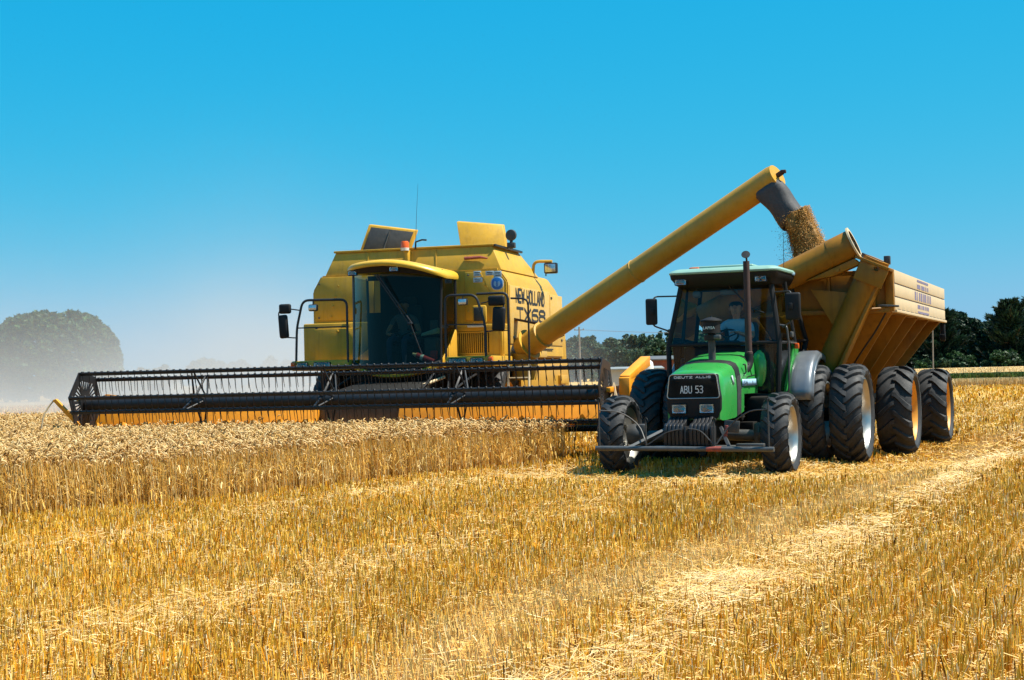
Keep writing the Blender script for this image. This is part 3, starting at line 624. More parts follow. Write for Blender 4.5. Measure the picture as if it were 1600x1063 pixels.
    for an in angs:
        y = AX.y + RR * math.cos(R_(an)); z = AX.z + RR * math.sin(R_(an))
        b = MB(); b.tube([(-4.98, y, z), (5.18, y, z)], .024, 10); b.box((.1, y + .015, z - .025), (10.15, .02, .05), bev=.004)
        nt = 74
        for k in range(nt):
            x = -4.92 + k * (10.05 / (nt - 1)); j = random.uniform(-.012, .012)
            b.tube([(x, y - .005, z - .05), (x + j, y + .02, z - .22), (x + 2.2 * j, y + .06 + j, z - .35)], [.0085, .007, .005], 4)
            b.box((x, y - .012, z + .012), (.035, .05, .05), bev=.006, seg=1)
        b.build('reel_bat', 'black', reel)
    def spider(x, name, plate):
        b = MB()
        pts = [(AX.y + (RR + .03) * math.cos(R_(a)), AX.z + (RR + .03) * math.sin(R_(a))) for a in (112, 52, -8, -68, -128, 172)]
        if plate:
            inner = [(AX.y + .43 * math.cos(R_(a)), AX.z + .43 * math.sin(R_(a))) for a in (112, 52, -8, -68, -128, 172)]
        else: pts = [(AX.y + RR * math.cos(R_(a)), AX.z + RR * math.sin(R_(a))) for a in angs]
        if plate:
            for k in range(6):
                q = [pts[k], pts[(k + 1) % 6], inner[(k + 1) % 6], inner[k]]; b.prism(q, 'x', x - .008, x + .008, 0)
            b.lathe([(.2, -.008), (.2, .008), (0, .01)], (x, AX.y, AX.z), (1, 0, 0), 24)
            for k in range(30):
                a = 2 * PI * k / 30; aa = a + .06
                if k % 5 == 0: a -= .05; aa += .05
                q = [(AX.y + rr * math.cos(t), AX.z + rr * math.sin(t)) for rr, t in ((.18, a), (.18, aa + .1), (.5, aa), (.5, a))]
                b.prism(q, 'x', x - .006, x + .006, 0)
        else:
            for k in range(6):
                yy, zz = pts[k]; b.hull([(x - .09, AX.y, AX.z), (x - .06, AX.y + .03, AX.z), (x, yy, zz), (x - .03, yy, zz), (x - .09, AX.y, AX.z + .03), (x - .06, AX.y + .03, AX.z + .03), (x, yy, zz + .03), (x - .03, yy, zz + .03)], [(0, 1, 2, 3), (7, 6, 5, 4), (0, 4, 5, 1), (1, 5, 6, 2), (2, 6, 7, 3), (3, 7, 4, 0)], 0)
                b.tube([(x + .2, AX.y, AX.z), (x + .02, yy, zz)], .017, 6)
        b.build(name, 'black', reel)
    spider(-4.99, 'end_plate', True); spider(5.19, 'end_plate', True)
    for x in (-2.62, -.02, 2.5): spider(x, 'reel_spider', False)
    for x in (-5.06, 5.27):
        a = MB(); a.hexa([(x - .04, -.4, 1.22), (x + .04, -.4, 1.22), (x + .04, 1.0, 1.2), (x - .04, 1.0, 1.2), (x - .04, -.4, 1.30), (x + .04, -.4, 1.30), (x + .04, 1.0, 1.34), (x - .04, 1.0, 1.34)], .01)
        if x < 0: a.hexa([(x, .55, 1.22), (x + .1, .55, 1.22), (x + 1.0, .85, 1.16), (x + .9, .95, 1.16), (x, .55, 1.38), (x + .1, .55, 1.38), (x + 1.0, .85, 1.22), (x + .9, .95, 1.22)], .01)
        a.build('reel_arm', 'orange_yellow', root)
combine()

# ================================================================== TRACTOR
TW = thing('tractor', 'green tractor with pale cab roof and dual rear wheels, hitched to the ochre trailer', 'tractor', (2.88, 22.89, 0), 21.5)
def tractor():
    root = TW
    secs = [(-.74, .375, 1.49, .84), (-.70, .405, 1.525, .82), (-.60, .425, 1.55, .82), (-.1, .445, 1.635, .84), (.40, .465, 1.72, .92), (.43, .466, 1.725, 1.18), (.9, .49, 1.79, 1.18), (1.22, .50, 1.82, 1.18)]
    def ring(y, hw, zt, zb, s=1.0):
        hp = [(1.0, zb), (1.02, zb + (zt - zb) * .45), (1.0, zt - .22), (.96, zt - .12), (.87, zt - .05), (.70, zt - .012), (.4, zt + .006), (0, zt + .012)]
        pts = [(x * hw * s, y, z + (s - 1) * .3) for x, z in hp]
        return pts + [(-p[0], p[1], p[2]) for p in pts[-2::-1]]
    h = MB(); h.loft([ring(*q) for q in secs]); hood = h.build('hood', 'green', root, 50)
    def interp(y):
        for a, b in zip(secs, secs[1:]):
            if a[0] <= y <= b[0]:
                t = (y - a[0]) / (b[0] - a[0]); return tuple(a[i] + (b[i] - a[i]) * t for i in range(1, 4))
    # vent band over the hood, grey lower end on the side
    vb = MB(); vb.sheet([ring(y, *interp(y), s)[2:13] for y, s in ((-.02, 1.0), (-.015, 1.02), (.19, 1.02), (.195, 1.0))]); vb.build('vent_band', 'blackmatte', hood, 50)
    vg = MB(); vg.sheet([ring(y, *interp(y), s)[:3] for y, s in ((.0, 1.0), (.005, 1.03), (.2, 1.03), (.205, 1.0))])
    vo = vg.build('vent_panel', 'steeldark', hood, 50)
    sm = MB(); sm.tube([ring(y, *interp(y), 1.004)[k] for y, k in ((.72, 14), (.72, 13), (.72, 12), (.72, 11), (.72, 10), (.72, 9), (.72, 7), (.72, 5), (.72, 4), (.74, 3), (.78, 2), (.82, 1))], .010, 5)
    sm.tube([ring(y, *interp(y), 1.006)[1] for y in (.24, .6, 1.0, 1.2)], .007, 5)
    sm.build('hood_seam', 'black', hood)
    dc = MB(); dc.sheet([[(x + .012, y, z) for y, x in ((.26, .472), (.6, .484), (1.0, .503), (1.19, .51))] for z in (1.30, 1.40)]); st = dc.build('stripe_decal', 'paleblue', hood, 60, .004)
    lettering('lettering', 'DI6', (.494, .32, 1.32), (.03, 1, 0), (0, 0, 1), .22, .06, 'ink', st, .004, .01)
    MB().box((.512, .98, 1.35), (.006, .3, .05), Matrix.Rotation(R_(-2.2), 3, 'Z'), bev=0).build('print', 'ink', st)
    MB().sheet([[(.445, -.27, 1.46), (.448, -.20, 1.46)], [(.450, -.20, 1.33), (.453, -.13, 1.33)]]).build('sticker', 'sticker', hood, 60, .006)
    lt = MB(); lt.tube(arc3([(.48, .36, 1.62), (.50, .40, 1.62), (.50, .46, 1.50), (.48, .42, 1.48)], .03), .012, 6); lt.build('hood_latch', 'black', hood)
    # grille and face
    g = MB(); g.prism([(-.36, 1.49), (.36, 1.49), (.405, 1.15), (.40, .98), (.345, .85), (-.345, .85), (-.40, .98), (-.405, 1.15)], 'y', -.775, -.68, .02)
    gr = g.build('grille', 'blackmatte', root)
    ms = MB(); ms.prism([(-.338, 1.415), (.338, 1.415), (.375, 1.16), (-.375, 1.16)], 'y', -.784, -.77, .006)
    for k in range(22): ms.box((0, -.786, 1.17 + k * .0112), (.70 - k * .0035, .004, .004), bev=0)
    ms.build('grille_mesh', 'dark', gr)
    fr = MB(); fr.tube(arc3([(0, -.782, 1.492), (.345, -.782, 1.492), (.392, -.782, 1.145), (-.392, -.782, 1.145), (-.345, -.782, 1.492), (0, -.782, 1.492)], .05), .008, 6); fr.build('grille_trim', 'silver', gr)
    strokes('lettering', 'DEUTZ ALLIS', (-.275, -.788, 1.436), (1, 0, 0), (0, 0, 1), .54, .026, 'lettering', gr, .0085, .34)
    strokes('number_plate_characters', 'ABU 53', (-.185, -.791, 1.222), (1, 0, 0), (0, 0, 1), .33, .098, 'lettering', gr, .012, .42)
    for x in (-.215, .195): lamp(gr, (x, -.785, .995), .20, .12, 'headlight', .05)
    for y, z in ((.6, 1.26), (1.1, 1.26), (.6, 1.62), (1.1, 1.66)): MB().lathe([(.014, 0), (.014, .008), (0, .01)], (.49 + .02 * y, y, z), (1, 0, 0), 8).build('hood_bolt', 'black', hood)
    # air intake stack and exhaust
    a = MB(); a.tube([(.03, .27, 1.62), (.03, .27, 2.06)], .055, 16); ai = a.build('air_intake', 'steeldark', root)
    a = MB(); a.lathe([(.05, 1.99), (.11, 1.99), (.115, 2.03), (.115, 2.075), (.06, 2.08), (.06, 2.1), (.135, 2.1), (.135, 2.28), (.165, 2.285), (.16, 2.30), (.06, 2.34), (.015, 2.345), (.012, 2.365), (0, 2.366)], (.03, .27, 0), (0, 0, 1), 28); a.build('pre_cleaner', 'blackmatte', ai)
    a = MB(); a.box((.1, .22, 2.04), (.16, .1, .07), bev=.015); a.build('intake_bracket', 'steel', ai)
    lettering('lettering', 'LAPISA', (-.06, .128, 2.16), (1, 0, 0), (0, 0, 1), .18, .042, 'lettering', ai, .004, .01)
    e = MB(); e.tube([(.47, .8, 1.72), (.47, .8, 3.20)], [.052, .05], 16); e.lathe([(.05, 0), (.062, .01), (.062, .05), (.05, .06)], (.47, .8, 1.76), (0, 0, 1), 16); ex = e.build('exhaust_pipe', 'rust', root)
    e = MB(); e.lathe([(.065, -.006), (.068, 0), (.065, .006), (0, .008)], (.475, .76, 3.30), (.15, -.85, .5), 18); e.lathe([(.065, -.006), (0, -.006)], (.475, .76, 3.30), (.15, -.85, .5), 18); e.tube([(.47, .84, 3.2), (.475, .79, 3.27)], .015, 6); e.build('rain_cap', 'black', ex)
    e = MB(); e.tube(arc3([(.47, .8, 1.78), (.47, .8, 1.62), (.40, .62, 1.48), (.3, .4, 1.4)], .15), .07, 12); e.build('exhaust_elbow', 'blackmatte', ex)
    e = MB(); e.loft([[(.56 + rx * math.cos(t), 1.12 + rx * .6 * math.sin(t), z) for t in [2 * PI * k / 14 for k in range(14)]] for z, rx in ((1.28, .03), (1.36, .08), (1.5, .11), (1.66, .11), (1.78, .08), (1.84, .02))]); e.build('hood_side_bulge', 'green', root, 60)
    # engine, frame, front axle
    b = MB(); b.box((0, .3, .86), (.56, 2.0, .72), bev=.05); b.box((0, 1.7, .75), (.6, 1.6, .7), bev=.05); b.box((0, -.75, .60), (.5, .7, .22)); b.box((.62, 1.25, .88), (.5, .75, .5), bev=.06); b.box((-.62, 1.25, .88), (.5, .75, .5), bev=.06)
    for k in range(9): b.tube([(.29 + random.random() * .06, -.3 + k * .15, .75 + random.random() * .3), (.35, -.2 + k * .15, .7 + random.random() * .35)], .035, 8)
    b.build('engine_and_chassis', 'dark', root)
    b = MB(); b.tube([(.3, .5, 1.08), (.36, .2, .95), (.34, -.3, .98)], .025, 8); b.box((.36, .62, .98), (.03, .5, .04)); b.tube([(.36, -.35, 1.02), (.4, -.36, .72)], .02, 6); b.box((.44, -.36, .72), (.06, .05, .1)); b.build('fuel_line', 'steel', root)
    b = MB(); b.tube([(-1.1, .0, .56), (0, 0, .60), (.9, .0, .56)], .085, 12); b.lathe([(.0, -.16), (.14, -.14), (.17, 0), (.14, .14), (0, .16)], (0, 0, .60), (1, 0, 0), 20)
    for x in (-1.12, .88): b.lathe([(0, -.12), (.15, -.1), (.17, .02), (.12, .12), (0, .13)], (x, 0, .6), (1, 0, 0), 20); b.box((x * .9, -.02, .6), (.16, .2, .32), bev=.04)
    b.build('front_axle', 'steeldark', root)
    b = MB(); b.tube([(-.95, .16, .58), (.8, .16, .58)], .02, 8); b.build('track_rod', 'steel', root)
    # suitcase weights
    for x0 in (-.36, .015):
        w = MB()
        for k in range(5):
            xx = x0 + k * .057
            prof = [(-1.12, .48), (-.74, .48), (-.74, .86), (-.80, .88), (-.86, .84), (-.98, .78), (-1.02, .80), (-1.10, .77), (-1.13, .70)]
            w.prism(prof, 'x', xx, xx + .047, .008)
        w.box((x0 + .31, -.98, .62), (.035, .26, .26), bev=.01)
        w.build('front_weights', 'black', root)
    # front bar with uprights and guard wires
    b = MB(); b.tube([(-1.36, -1.2, .455), (1.24, -1.2, .425)], .037, 14); bar = b.build('bumper_bar', 'steel', root)
    b = MB(); b.lathe([(.0385, 0), (.0385, .22)], (.28, -1.2, .4365), (1, 0, -.0115), 14); b.build('primer_patch', 'worn_red', bar)
    u = MB()
    for x, z in ((-1.30, 1.16), (-.60, .86), (.40, .84), (1.17, 1.12)): u.tube([(x, -1.2, .45), (x, -1.2, z)], .0125, 8); u.lathe([(.03, -.01), (.03, .01), (.015, .01)], (x, -1.2, z), (0, 1, 0), 12)
    u.tube(arc3([(-1.30, -1.2, 1.0), (-1.0, -1.1, .98), (-.75, -1.0, .78), (-.60, -1.18, .5)], .2), .011, 6)
    u.tube(arc3([(1.17, -1.2, .98), (.9, -1.15, .97), (.6, -1.05, .78), (.42, -1.18, .5)], .2), .011, 6)
    u.tube(arc3([(-.58, -1.2, .5), (-.3, -1.18, .68), (-.1, -1.16, .72)], .1), .009, 6); u.tube(arc3([(.38, -1.2, .5), (.2, -1.18, .70), (.0, -1.17, .73)], .1), .009, 6)
    u.build('guard_wires', 'steeldark', bar)
    b = MB()
    for p, q in (((-.85, -1.2, .46), (-.38, -.8, .72)), ((.62, -1.2, .44), (.40, -.8, .72))): b.tube([p, q], .03, 4)
    b.box((0, -.95, .44), (1.2, .5, .05)); b.box((.80, -.7, .46), (.4, .12, .05)); b.build('bar_bracket', 'steel', bar)
    b = MB(); b.box((.60, -.98, .74), (.22, .03, .17), Matrix.Rotation(R_(6), 3, 'Y'), bev=.008); mk = b.build('marker_board', 'steeldark', bar); MB().box((.52, -1.0, .66), (.05, .02, .2), Matrix.Rotation(R_(8), 3, 'Y')).build('board_stripe', 'worn_red', mk)
    # wheels
    wheel(root, (-1.36, 0, .585), .62, .40, .42, 18, .042, 1, -1, 'silver', 0, 0)
    wheel(root, (1.10, 0, .585), .62, .40, .42, 18, .042, 1, 1, 'silver', 7, 0)
    wheel(root, (1.19, 2.35, .80), .80, .47, .52, 21, .05, 1, 1, 'silver', 3)
    wheel(root, (1.76, 2.35, .80), .80, .50, .57, 21, .05, 1, 1, 'silver', 9)
    wheel(root, (-.93, 2.35, .80), .80, .47, .52, 21, .05, 1, -1, 'silver', 5)
    wheel(root, (-1.48, 2.35, .80), .80, .52, .57, 21, .05, 1, -1, 'silver', 0)
    ra = MB(); ra.tube([(-1.4, 2.35, .8), (1.72, 2.35, .8)], .11, 14); ra.box((.13, 2.35, .9), (.9, .7, .7), bev=.08); ra.build('rear_axle', 'dark', root)
    b = MB(); b.box((1.50, 1.98, .93), (.05, .09, .05)); b.box((1.49, 1.95, .45), (.08, .05, .04)); b.build('hub_clamp', 'steel', root)
    # fenders
    for s, x0, x1 in ((1, .90, 1.29), (-1, -1.04, -.86)):
        rows = []
        for k in range(15):
            a = R_(165 - k * 9.2); row = []
            for j in range(7):
                t = j / 6; ed = max(0, abs(t - .5) * 2 - .6) / .4
                rr = 1.02 - .05 * ed * ed - (.04 if k in (0,) else 0)
                row.append((x0 + (x1 - x0) * t, 2.42 + rr * math.cos(a) * .98, .80 + rr * math.sin(a)))
            rows.append(row)
        f = MB(); f.sheet(rows)
        xo = x1 if s > 0 else x0
        f.sheet([[(xo, p[1] if True else 0, p[2]) for p in [r[6 if s > 0 else 0] for r in rows]], [(xo, 2.42 + (p[1] - 2.42) * .91, .8 + (p[2] - .8) * .91) for p in [r[6 if s > 0 else 0] for r in rows]]])
        f.build('fender', 'fender', root, 60, .012)
    b = MB(); b.hexa([(.84, 1.42, 1.1), (.90, 1.36, 1.1), (.92, 1.9, 1.1), (.84, 1.9, 1.1), (.88, 2.05, 1.93), (.94, 1.99, 1.93), (.95, 2.4, 1.93), (.88, 2.4, 1.93)], .01); b.build('side_panel', 'green', root)
    b = MB(); b.box((.98, 1.98, 1.90), (.07, .06, .09), bev=.015); b.build('indicator', 'amber', root)
    # ---- cab
    pil = MB()
    A = {1: [(.71, 1.42, 2.92), (.855, 1.25, 1.95), (.80, 1.3, 1.08)], -1: [(-.73, 1.42, 2.92), (-.92, 1.25, 1.92), (-.92, 1.28, 1.5), (-.82, 1.3, 1.1)]}
    Cc = {1: [(.74, 2.74, 2.94), (.93, 3.02, 2.0), (.90, 2.8, 1.7)], -1: [(-.76, 2.74, 2.94), (-.95, 3.02, 2.0), (-.92, 2.8, 1.7)]}
    for s in (1, -1):
        pil.tube(A[s], .042, 8); pil.tube(Cc[s], .045, 8)
        pil.tube([(s * .80, 2.05, 2.93), (s * .92, 2.12, 2.0), (s * .90, 2.0, 1.2)], .028, 8)
    for y0, z0, y1, z1 in ((1.25, 1.955, 1.25, 1.955),): pil.box((-.03, y0, z0), (1.74, .06, .055), bev=.015)
    pil.tube([(-.82, 1.3, 1.1), (-.45, 1.3, 1.1)], .03, 6); pil.tube([(.80, 1.3, 1.08), (.45, 1.3, 1.08)], .03, 6)
    pil.box((-.01, 3.02, 2.0), (1.85, .06, .06)); pil.box((0, 2.75, 2.92), (1.5, .08, .08))
    for s in (1, -1): pil.tube([(s * .855, 1.28, 1.95), (s * .93, 3.0, 2.0)], .028, 6); pil.tube([(s * .72, 1.42, 2.92), (s * .75, 2.74, 2.94)], .04, 6)
    pil.box((-.39, 2.9, 2.45), (.07, .05, 1.0), Matrix.Rotation(R_(16), 3, 'X'))
    cab = pil.build('cab_frame', 'blackmatte', root)
    def pane(*grid): 
        g = MB(); g.sheet([list(r) for r in grid]); return g.build('window', 'cabglass', cab, 180)
    pane([(-.88, 1.262, 1.98), (.83, 1.262, 1.98)], [(-.70, 1.43, 2.90), (.70, 1.43, 2.90)])
    pane([(-.85, 1.295, 1.12), (-.5, 1.295, 1.12)], [(-.88, 1.265, 1.93), (-.5, 1.265, 1.93)])
    pane([(.5, 1.295, 1.10), (.79, 1.295, 1.10)], [(.5, 1.265, 1.93), (.84, 1.265, 1.93)])
    for s in (1, -1):
        pane([(s * .865, 1.30, 1.98), (s * .93, 2.1, 1.98), (s * .94, 2.98, 2.02)], [(s * .74, 1.45, 2.9), (s * .80, 2.06, 2.9), (s * .76, 2.72, 2.9)])
        pane([(s * .82, 1.33, 1.14), (s * .90, 2.0, 1.2)], [(s * .865, 1.29, 1.93), (s * .925, 2.1, 1.96)])
    pane([(-.9, 3.01, 2.03), (.9, 3.01, 2.03)], [(-.74, 2.76, 2.88), (.74, 2.76, 2.88)])
    # roof cap with dark front header
    def rr(o, z): return [(x, 2.02 + y, z) for x, y in rounded_rect(1.74 + o, 1.72 + o, .16, 5)]
    rf = MB(); rf.loft([rr(-.04, 3.055), rr(.03, 3.07), rr(.04, 3.095), rr(-.02, 3.13), rr(-.16, 3.155), rr(-.3, 3.16)]); rf.box((-.06, 1.95, 3.175), (1.0, 1.1, .05), bev=.02)
    roof = rf.build('roof', 'pale_green', root, 50)
    hb = MB(); hb.loft([[(x, 2.02 + y, z) for x, y in rounded_rect(w, d, .12, 4)] for w, d, z in ((1.5, 1.42, 2.86), (1.58, 1.52, 2.90), (1.72, 1.70, 3.0), (1.74, 1.72, 3.06))]); hb.build('roof_lining', 'blackmatte', roof, 50)
    for x in (-.68, .60): lamp(roof, (x, 1.2, 2.95), .17, .085, 'roof_light', .05)
    MB().box((.80, 2.5, 3.09), (.18, .42, .05), Matrix.Rotation(R_(12), 3, 'Y'), bev=.012).build('roof_decal', 'paleblue', roof)
    MB().tube([(.70, 2.5, 3.12), (.71, 2.5, 3.75)], [.006, .003], 5).build('aerial', 'black', roof)
    MB().box((-.5, 1.4, 3.15), (.16, .12, .07), bev=.02).build('roof_beacon_base', 'amber', roof)
    # interior
    b = MB(); b.box((0, 1.45, 1.55), (1.4, .28, .75), bev=.06); b.box((0, 2.1, 1.12), (1.6, 1.7, .08)); b.box((-.05, 1.55, 1.95), (.42, .2, .12), bev=.04); b.box((0, 2.98, 1.55), (1.7, .06, .85)); b.build('dashboard_and_floor', 'blackmatte', cab)
    sw = MB(); cx, cy, cz, R1 = -.12, 1.83, 2.08, .19
    sw.tube([(cx + R1 * math.cos(a), cy + R1 * .75 * math.sin(a), cz + R1 * .62 * math.sin(a)) for a in [2 * PI * k / 24 for k in range(25)]], .015, 8)
    sw.tube([(cx, 1.6, 1.85), (cx, cy, cz - .02)], .025, 8)
    for a in (.5, 2.6, 4.7): sw.tube([(cx, cy, cz - .02), (cx + R1 * math.cos(a), cy + R1 * .75 * math.sin(a), cz + R1 * .62 * math.sin(a))], .012, 5)
    sw.build('steering_wheel', 'blackmatte', cab)
    b = MB(); b.box((-.02, 2.3, 1.66), (.52, .5, .14), bev=.05); b.box((-.02, 2.6, 2.0), (.50, .14, .66), Matrix.Rotation(R_(-6), 3, 'X'), bev=.06); b.box((-.02, 2.35, 1.42), (.3, .3, .4)); b.build('seat', 'seat', cab)
    b = MB(); b.tube([(.05, 1.42, 2.86), (.45, 1.32, 2.45)], .013, 6); b.tube([(.36, 1.33, 2.52), (.62, 1.31, 2.42)], .01, 6); b.build('wiper', 'black', cab)
    b = MB(); b.box((-.5, 1.5, 2.76), (.13, .06, .11), bev=.03); b.tube([(-.5, 1.5, 2.8), (-.5, 1.48, 2.92)], .012, 6); b.box((.0, 1.6, 2.78), (.28, .04, .09), bev=.02); b.build('inner_mirror', 'steel', cab)
    # outside mirrors, grab rails
    for s, X in ((-1, -1.14), (1, 1.06)):
        x0 = -.78 if s < 0 else .78
        b = MB(); b.tube(arc3([(x0, 1.38, 2.74), (X, 1.22, 2.74), (X, 1.18, 2.5), (X + .02 * s, 1.2, 2.28), (x0 + .12 * s, 1.28, 2.18)], .07), .014, 6); ma = b.build('mirror_arm', 'steeldark', cab)
        b = MB(); b.box((X + .03 * s, 1.2, 2.50), (.19 if s < 0 else .24, .07, .42), bev=.033, seg=3); b.box((X + .0 * s, 1.15, 2.5), (.06, .04, .1), bev=.01); b.build('mirror', 'blackmatte', ma)
        MB().box((X + .03 * s, 1.238, 2.50), (.15, .006, .36), bev=.0).build('mirror_face', 'mirrorglass', ma)
    b = MB(); b.tube(arc3([(.86, 1.3, 2.22), (.97, 1.26, 2.2), (.99, 1.3, 1.9), (.97, 1.32, 1.2), (.86, 1.33, 1.12)], .06), .018, 8); b.build('grab_rail', 'steel', cab)
    b = MB(); b.box((.95, 1.75, 2.08), (.05, .14, .09), bev=.02); b.box((.94, 1.9, 1.95), (.03, .5, .03)); b.build('door_handle', 'steel', cab)
    b = MB(); b.box((.90, 1.55, .62), (.36, .3, .04)); b.box((.90, 1.5, .9), (.3, .26, .04)); b.tube([(.75, 1.5, .62), (.75, 1.5, 1.1)], .02, 6); b.build('cab_step', 'steeldark', root)
    b = MB(); b.box((-.05, 3.35, .55), (.12, .8, .1)); b.box((0, 3.05, .75), (.7, .12, .1)); b.build('tow_hitch', 'dark', root)
tractor()

# ================================================================== GRAIN TRAILER
RW = thing('grain_trailer', 'ochre grain trailer with cream side boards and folded auger hitched behind the green tractor', 'trailer', (6.98, 26.63, 0), 22)
def trailer():
    root = RW
    XR, XL, Y0, Y1, ZT, ZM, ZB = -.12, -3.45, -1.9, 5.2, 3.1, 2.45, 1.05
    def wall(pts, th=.04): return MB().plate(pts, th, .004)
    # hopper: upper straight walls and tapering bottom
    h = MB()
    h.plate([(XL, Y0, ZM), (XR, Y0, ZM), (XR, Y0, ZT), (XL, Y0, ZT)], -.04); h.plate([(XL, Y1, ZM), (XR, Y1, ZM), (XR, Y1, ZT), (XL, Y1, ZT)], .04)
    h.plate([(XL, Y0, ZM), (XL, Y1, ZM), (XL, Y1, ZT), (XL, Y0, ZT)], .04); h.plate([(XR, Y0, ZM), (XR, Y1, ZM), (XR, Y1, ZT), (XR, Y0, ZT)], -.02)
    b0, b1, yb0, yb1 = -1.35, -2.3, -.7, 4.5
    h.plate([(XR, Y0, ZM), (XR, Y1, ZM), (XR - .42, Y1, ZM - .05), (XR - .42, Y0, ZM - .05)], .02); h.plate([(XR - .42, Y0, ZM - .05), (XR - .42, Y1, ZM - .05), (b0 - .25, yb1, ZB), (b0 - .25, yb0, ZB)], .03); h.plate([(XL, Y0, ZM), (XL, Y1, ZM), (b1, yb1, ZB), (b1, yb0, ZB)], -.03)
    h.plate([(XL, Y0, ZM), (XR, Y0, ZM), (b0, yb0, ZB), (b1, yb0, ZB)], .03); h.plate([(XL, Y1, ZM), (XR, Y1, ZM), (b0, yb1, ZB), (b1, yb1, ZB)], -.03)
    h.plate([(b1, yb0, ZB), (b0, yb0, ZB), (b0, yb1, ZB), (b1, yb1, ZB)], .03)
    hop = h.build('hopper', 'trailer', root)
    # cream side boards with grooves
    bd = MB()
    for z0, z1 in ((2.47, 2.665), (2.685, 2.88), (2.90, 3.11)): bd.box((XR + .05, (Y0 + Y1) / 2, (z0 + z1) / 2), (.05, Y1 - Y0, z1 - z0), bev=.008)
    boards = bd.build('side_boards', 'cream', root)
    MB().box((XR + .045, (Y0 + Y1) / 2, 2.675), (.03, Y1 - Y0 - .1, .02), bev=0).box((XR + .045, (Y0 + Y1) / 2, 2.89), (.03, Y1 - Y0 - .1, .02), bev=0).build('board_grooves', 'black', boards)
    rl = MB(); rl.box((XR + .06, (Y0 + Y1) / 2, 2.44), (.09, Y1 - Y0 + .02, .045), bev=.006)
    rl.build('lower_rail', 'cream', boards)
    bl = MB()
    for k in range(13): bl.box((XR + .08, Y0 + .35 + k * .54, 2.468), (.03, .28, .012), bev=0)
    bl.build('rail_bolts', 'black', boards)
    # faded blue lettering blocks as on the boards
    xx = XR + .0765
    t = MB()
    for y0, y1, z0, z1 in ((.9, 2.5, 3.045, 3.085), (.9, 1.35, 2.925, 3.0), (1.5, 1.95, 2.925, 3.0), (2.08, 2.22, 2.925, 3.0), (2.36, 2.5, 2.925, 3.0), (.9, 2.5, 2.485, 2.52)): t.box((xx, (y0 + y1) / 2, (z0 + z1) / 2), (.004, y1 - y0, z1 - z0), bev=0)
    for k, (y0, wd) in enumerate(((.55, .18), (.83, .1), (1.12, .14), (1.35, .22), (1.68, .12), (1.88, .26), (2.28, .1), (2.5, .12), (2.72, .14))): t.box((xx, y0 + wd / 2, 2.785), (.004, wd, .15), bev=0)
    for y0, wd in ((.9, .2), (1.14, .16), (1.42, .1), (1.6, .2), (1.9, .14), (2.14, .1), (2.3, .2)): t.box((xx, y0 + wd / 2, 2.60), (.004, wd, .07), bev=0)
    t.build('faded_lettering', 'violet', boards)
    # ribs on the sloping right wall
    for y in (-1.82, -.2, 1.35, 2.95, 4.6):
        f = (y - Y0) / (Y1 - Y0); yb = yb0 + (yb1 - yb0) * f
        r = MB(); r.hexa([(XR + .02, y - .02, 2.42), (XR - .40, y - .02, 2.42), (b0 - .22, yb - .02, 1.06), (b0 + .16, yb - .02, 1.0), (XR + .02, y + .02, 2.42), (XR - .40, y + .02, 2.42), (b0 - .22, yb + .02, 1.06), (b0 + .16, yb + .02, 1.0)], .004)
        r.box((0, 0, 0), (.001, .001, .001), bev=0) if False else None
        r.build('side_rib', 'trailer', hop)
    # front: corner post, top rail, mid rail, gusset, braces
    f = MB(); f.box((XR - .0, Y0 - .03, 2.78), (.13, .1, .68)); f.box((XR - .25, Y0 - .06, 2.77), (.05, .12, .62)); f.box(((XL + XR) / 2, Y0 - .05, 3.08), (XR - XL, .1, .07)); f.box(((XL + XR) / 2, Y0 - .04, 2.45), (XR - XL, .12, .08)); f.box((XL + .05, Y0 - .03, 2.78), (.13, .1, .68))
    for x in (-1.1, -1.9, -2.7): f.box((x, Y0 - .05, 2.78), (.06, .1, .6))
    f.tube([(XR - .05, Y0 - .06, 2.49), (XR - .45, Y0 - .3, 2.47)], .02, 6); f.tube([(-.35, Y0 - .1, 3.0), (-1.05, Y0 - .1, 2.25)], .04, 4)
    f.plate([(-1.36, -2.15, 2.83), (-.70, -2.15, 2.75), (-1.02, -2.15, 2.24)], .02)
    f.plate([(-1.9, -2.05, 2.4), (-1.8, -2.05, 2.4), (-1.3, -1.2, 1.3), (-1.4, -1.2, 1.3)], .05); f.plate([(-2.4, -2.05, 2.4), (-2.3, -2.05, 2.4), (-1.8, -1.2, 1.3), (-1.9, -1.2, 1.3)], .05)
    f.build('front_frame', 'trailer', hop)
    for y in (-1.3, 1.6, 4.6): MB().box((XR + .078, y, 2.45), (.012, .14, .04), bev=.004).build('side_reflector', 'amber', boards)
    for z in (1.4, 1.75, 2.1): MB().box((-2.95, Y0 - .12, z + .35), (.4, .05, .03), bev=.006).build('ladder_rung', 'trailer', hop)
    MB().tube(arc3([(XR - .05, -1.97, 2.44), (-.40, -1.78, 2.10), (-.62, -1.72, 1.82), (-.98, -1.35, 1.36), (-1.15, -1.2, 1.1)], .2), .016, 6).build('brake_hose', 'black', hop)
    MB().box((XR - .02, -2.0, 2.52), (.34, .05, .035), Matrix.Rotation(R_(4), 3, 'Y')).build('light_bracket', 'steel', hop)
    MB().box((XR + .03, Y1 - .1, 2.22), (.1, .08, .36), bev=.02).box((XR + .03, Y1 - .15, 2.13), (.12, .04, .1), bev=.01).build('rear_light_cluster', 'blackmatte', hop)
    # ---- lower auger (boxed trough) and hinge
    la = MB(); p0, p1 = Vector((-1.42, -2.0, .95)), Vector((-.27, -2.2, 3.27)); d = (p1 - p0).normalized()
    la.tube([p0, p1], .215, 26)
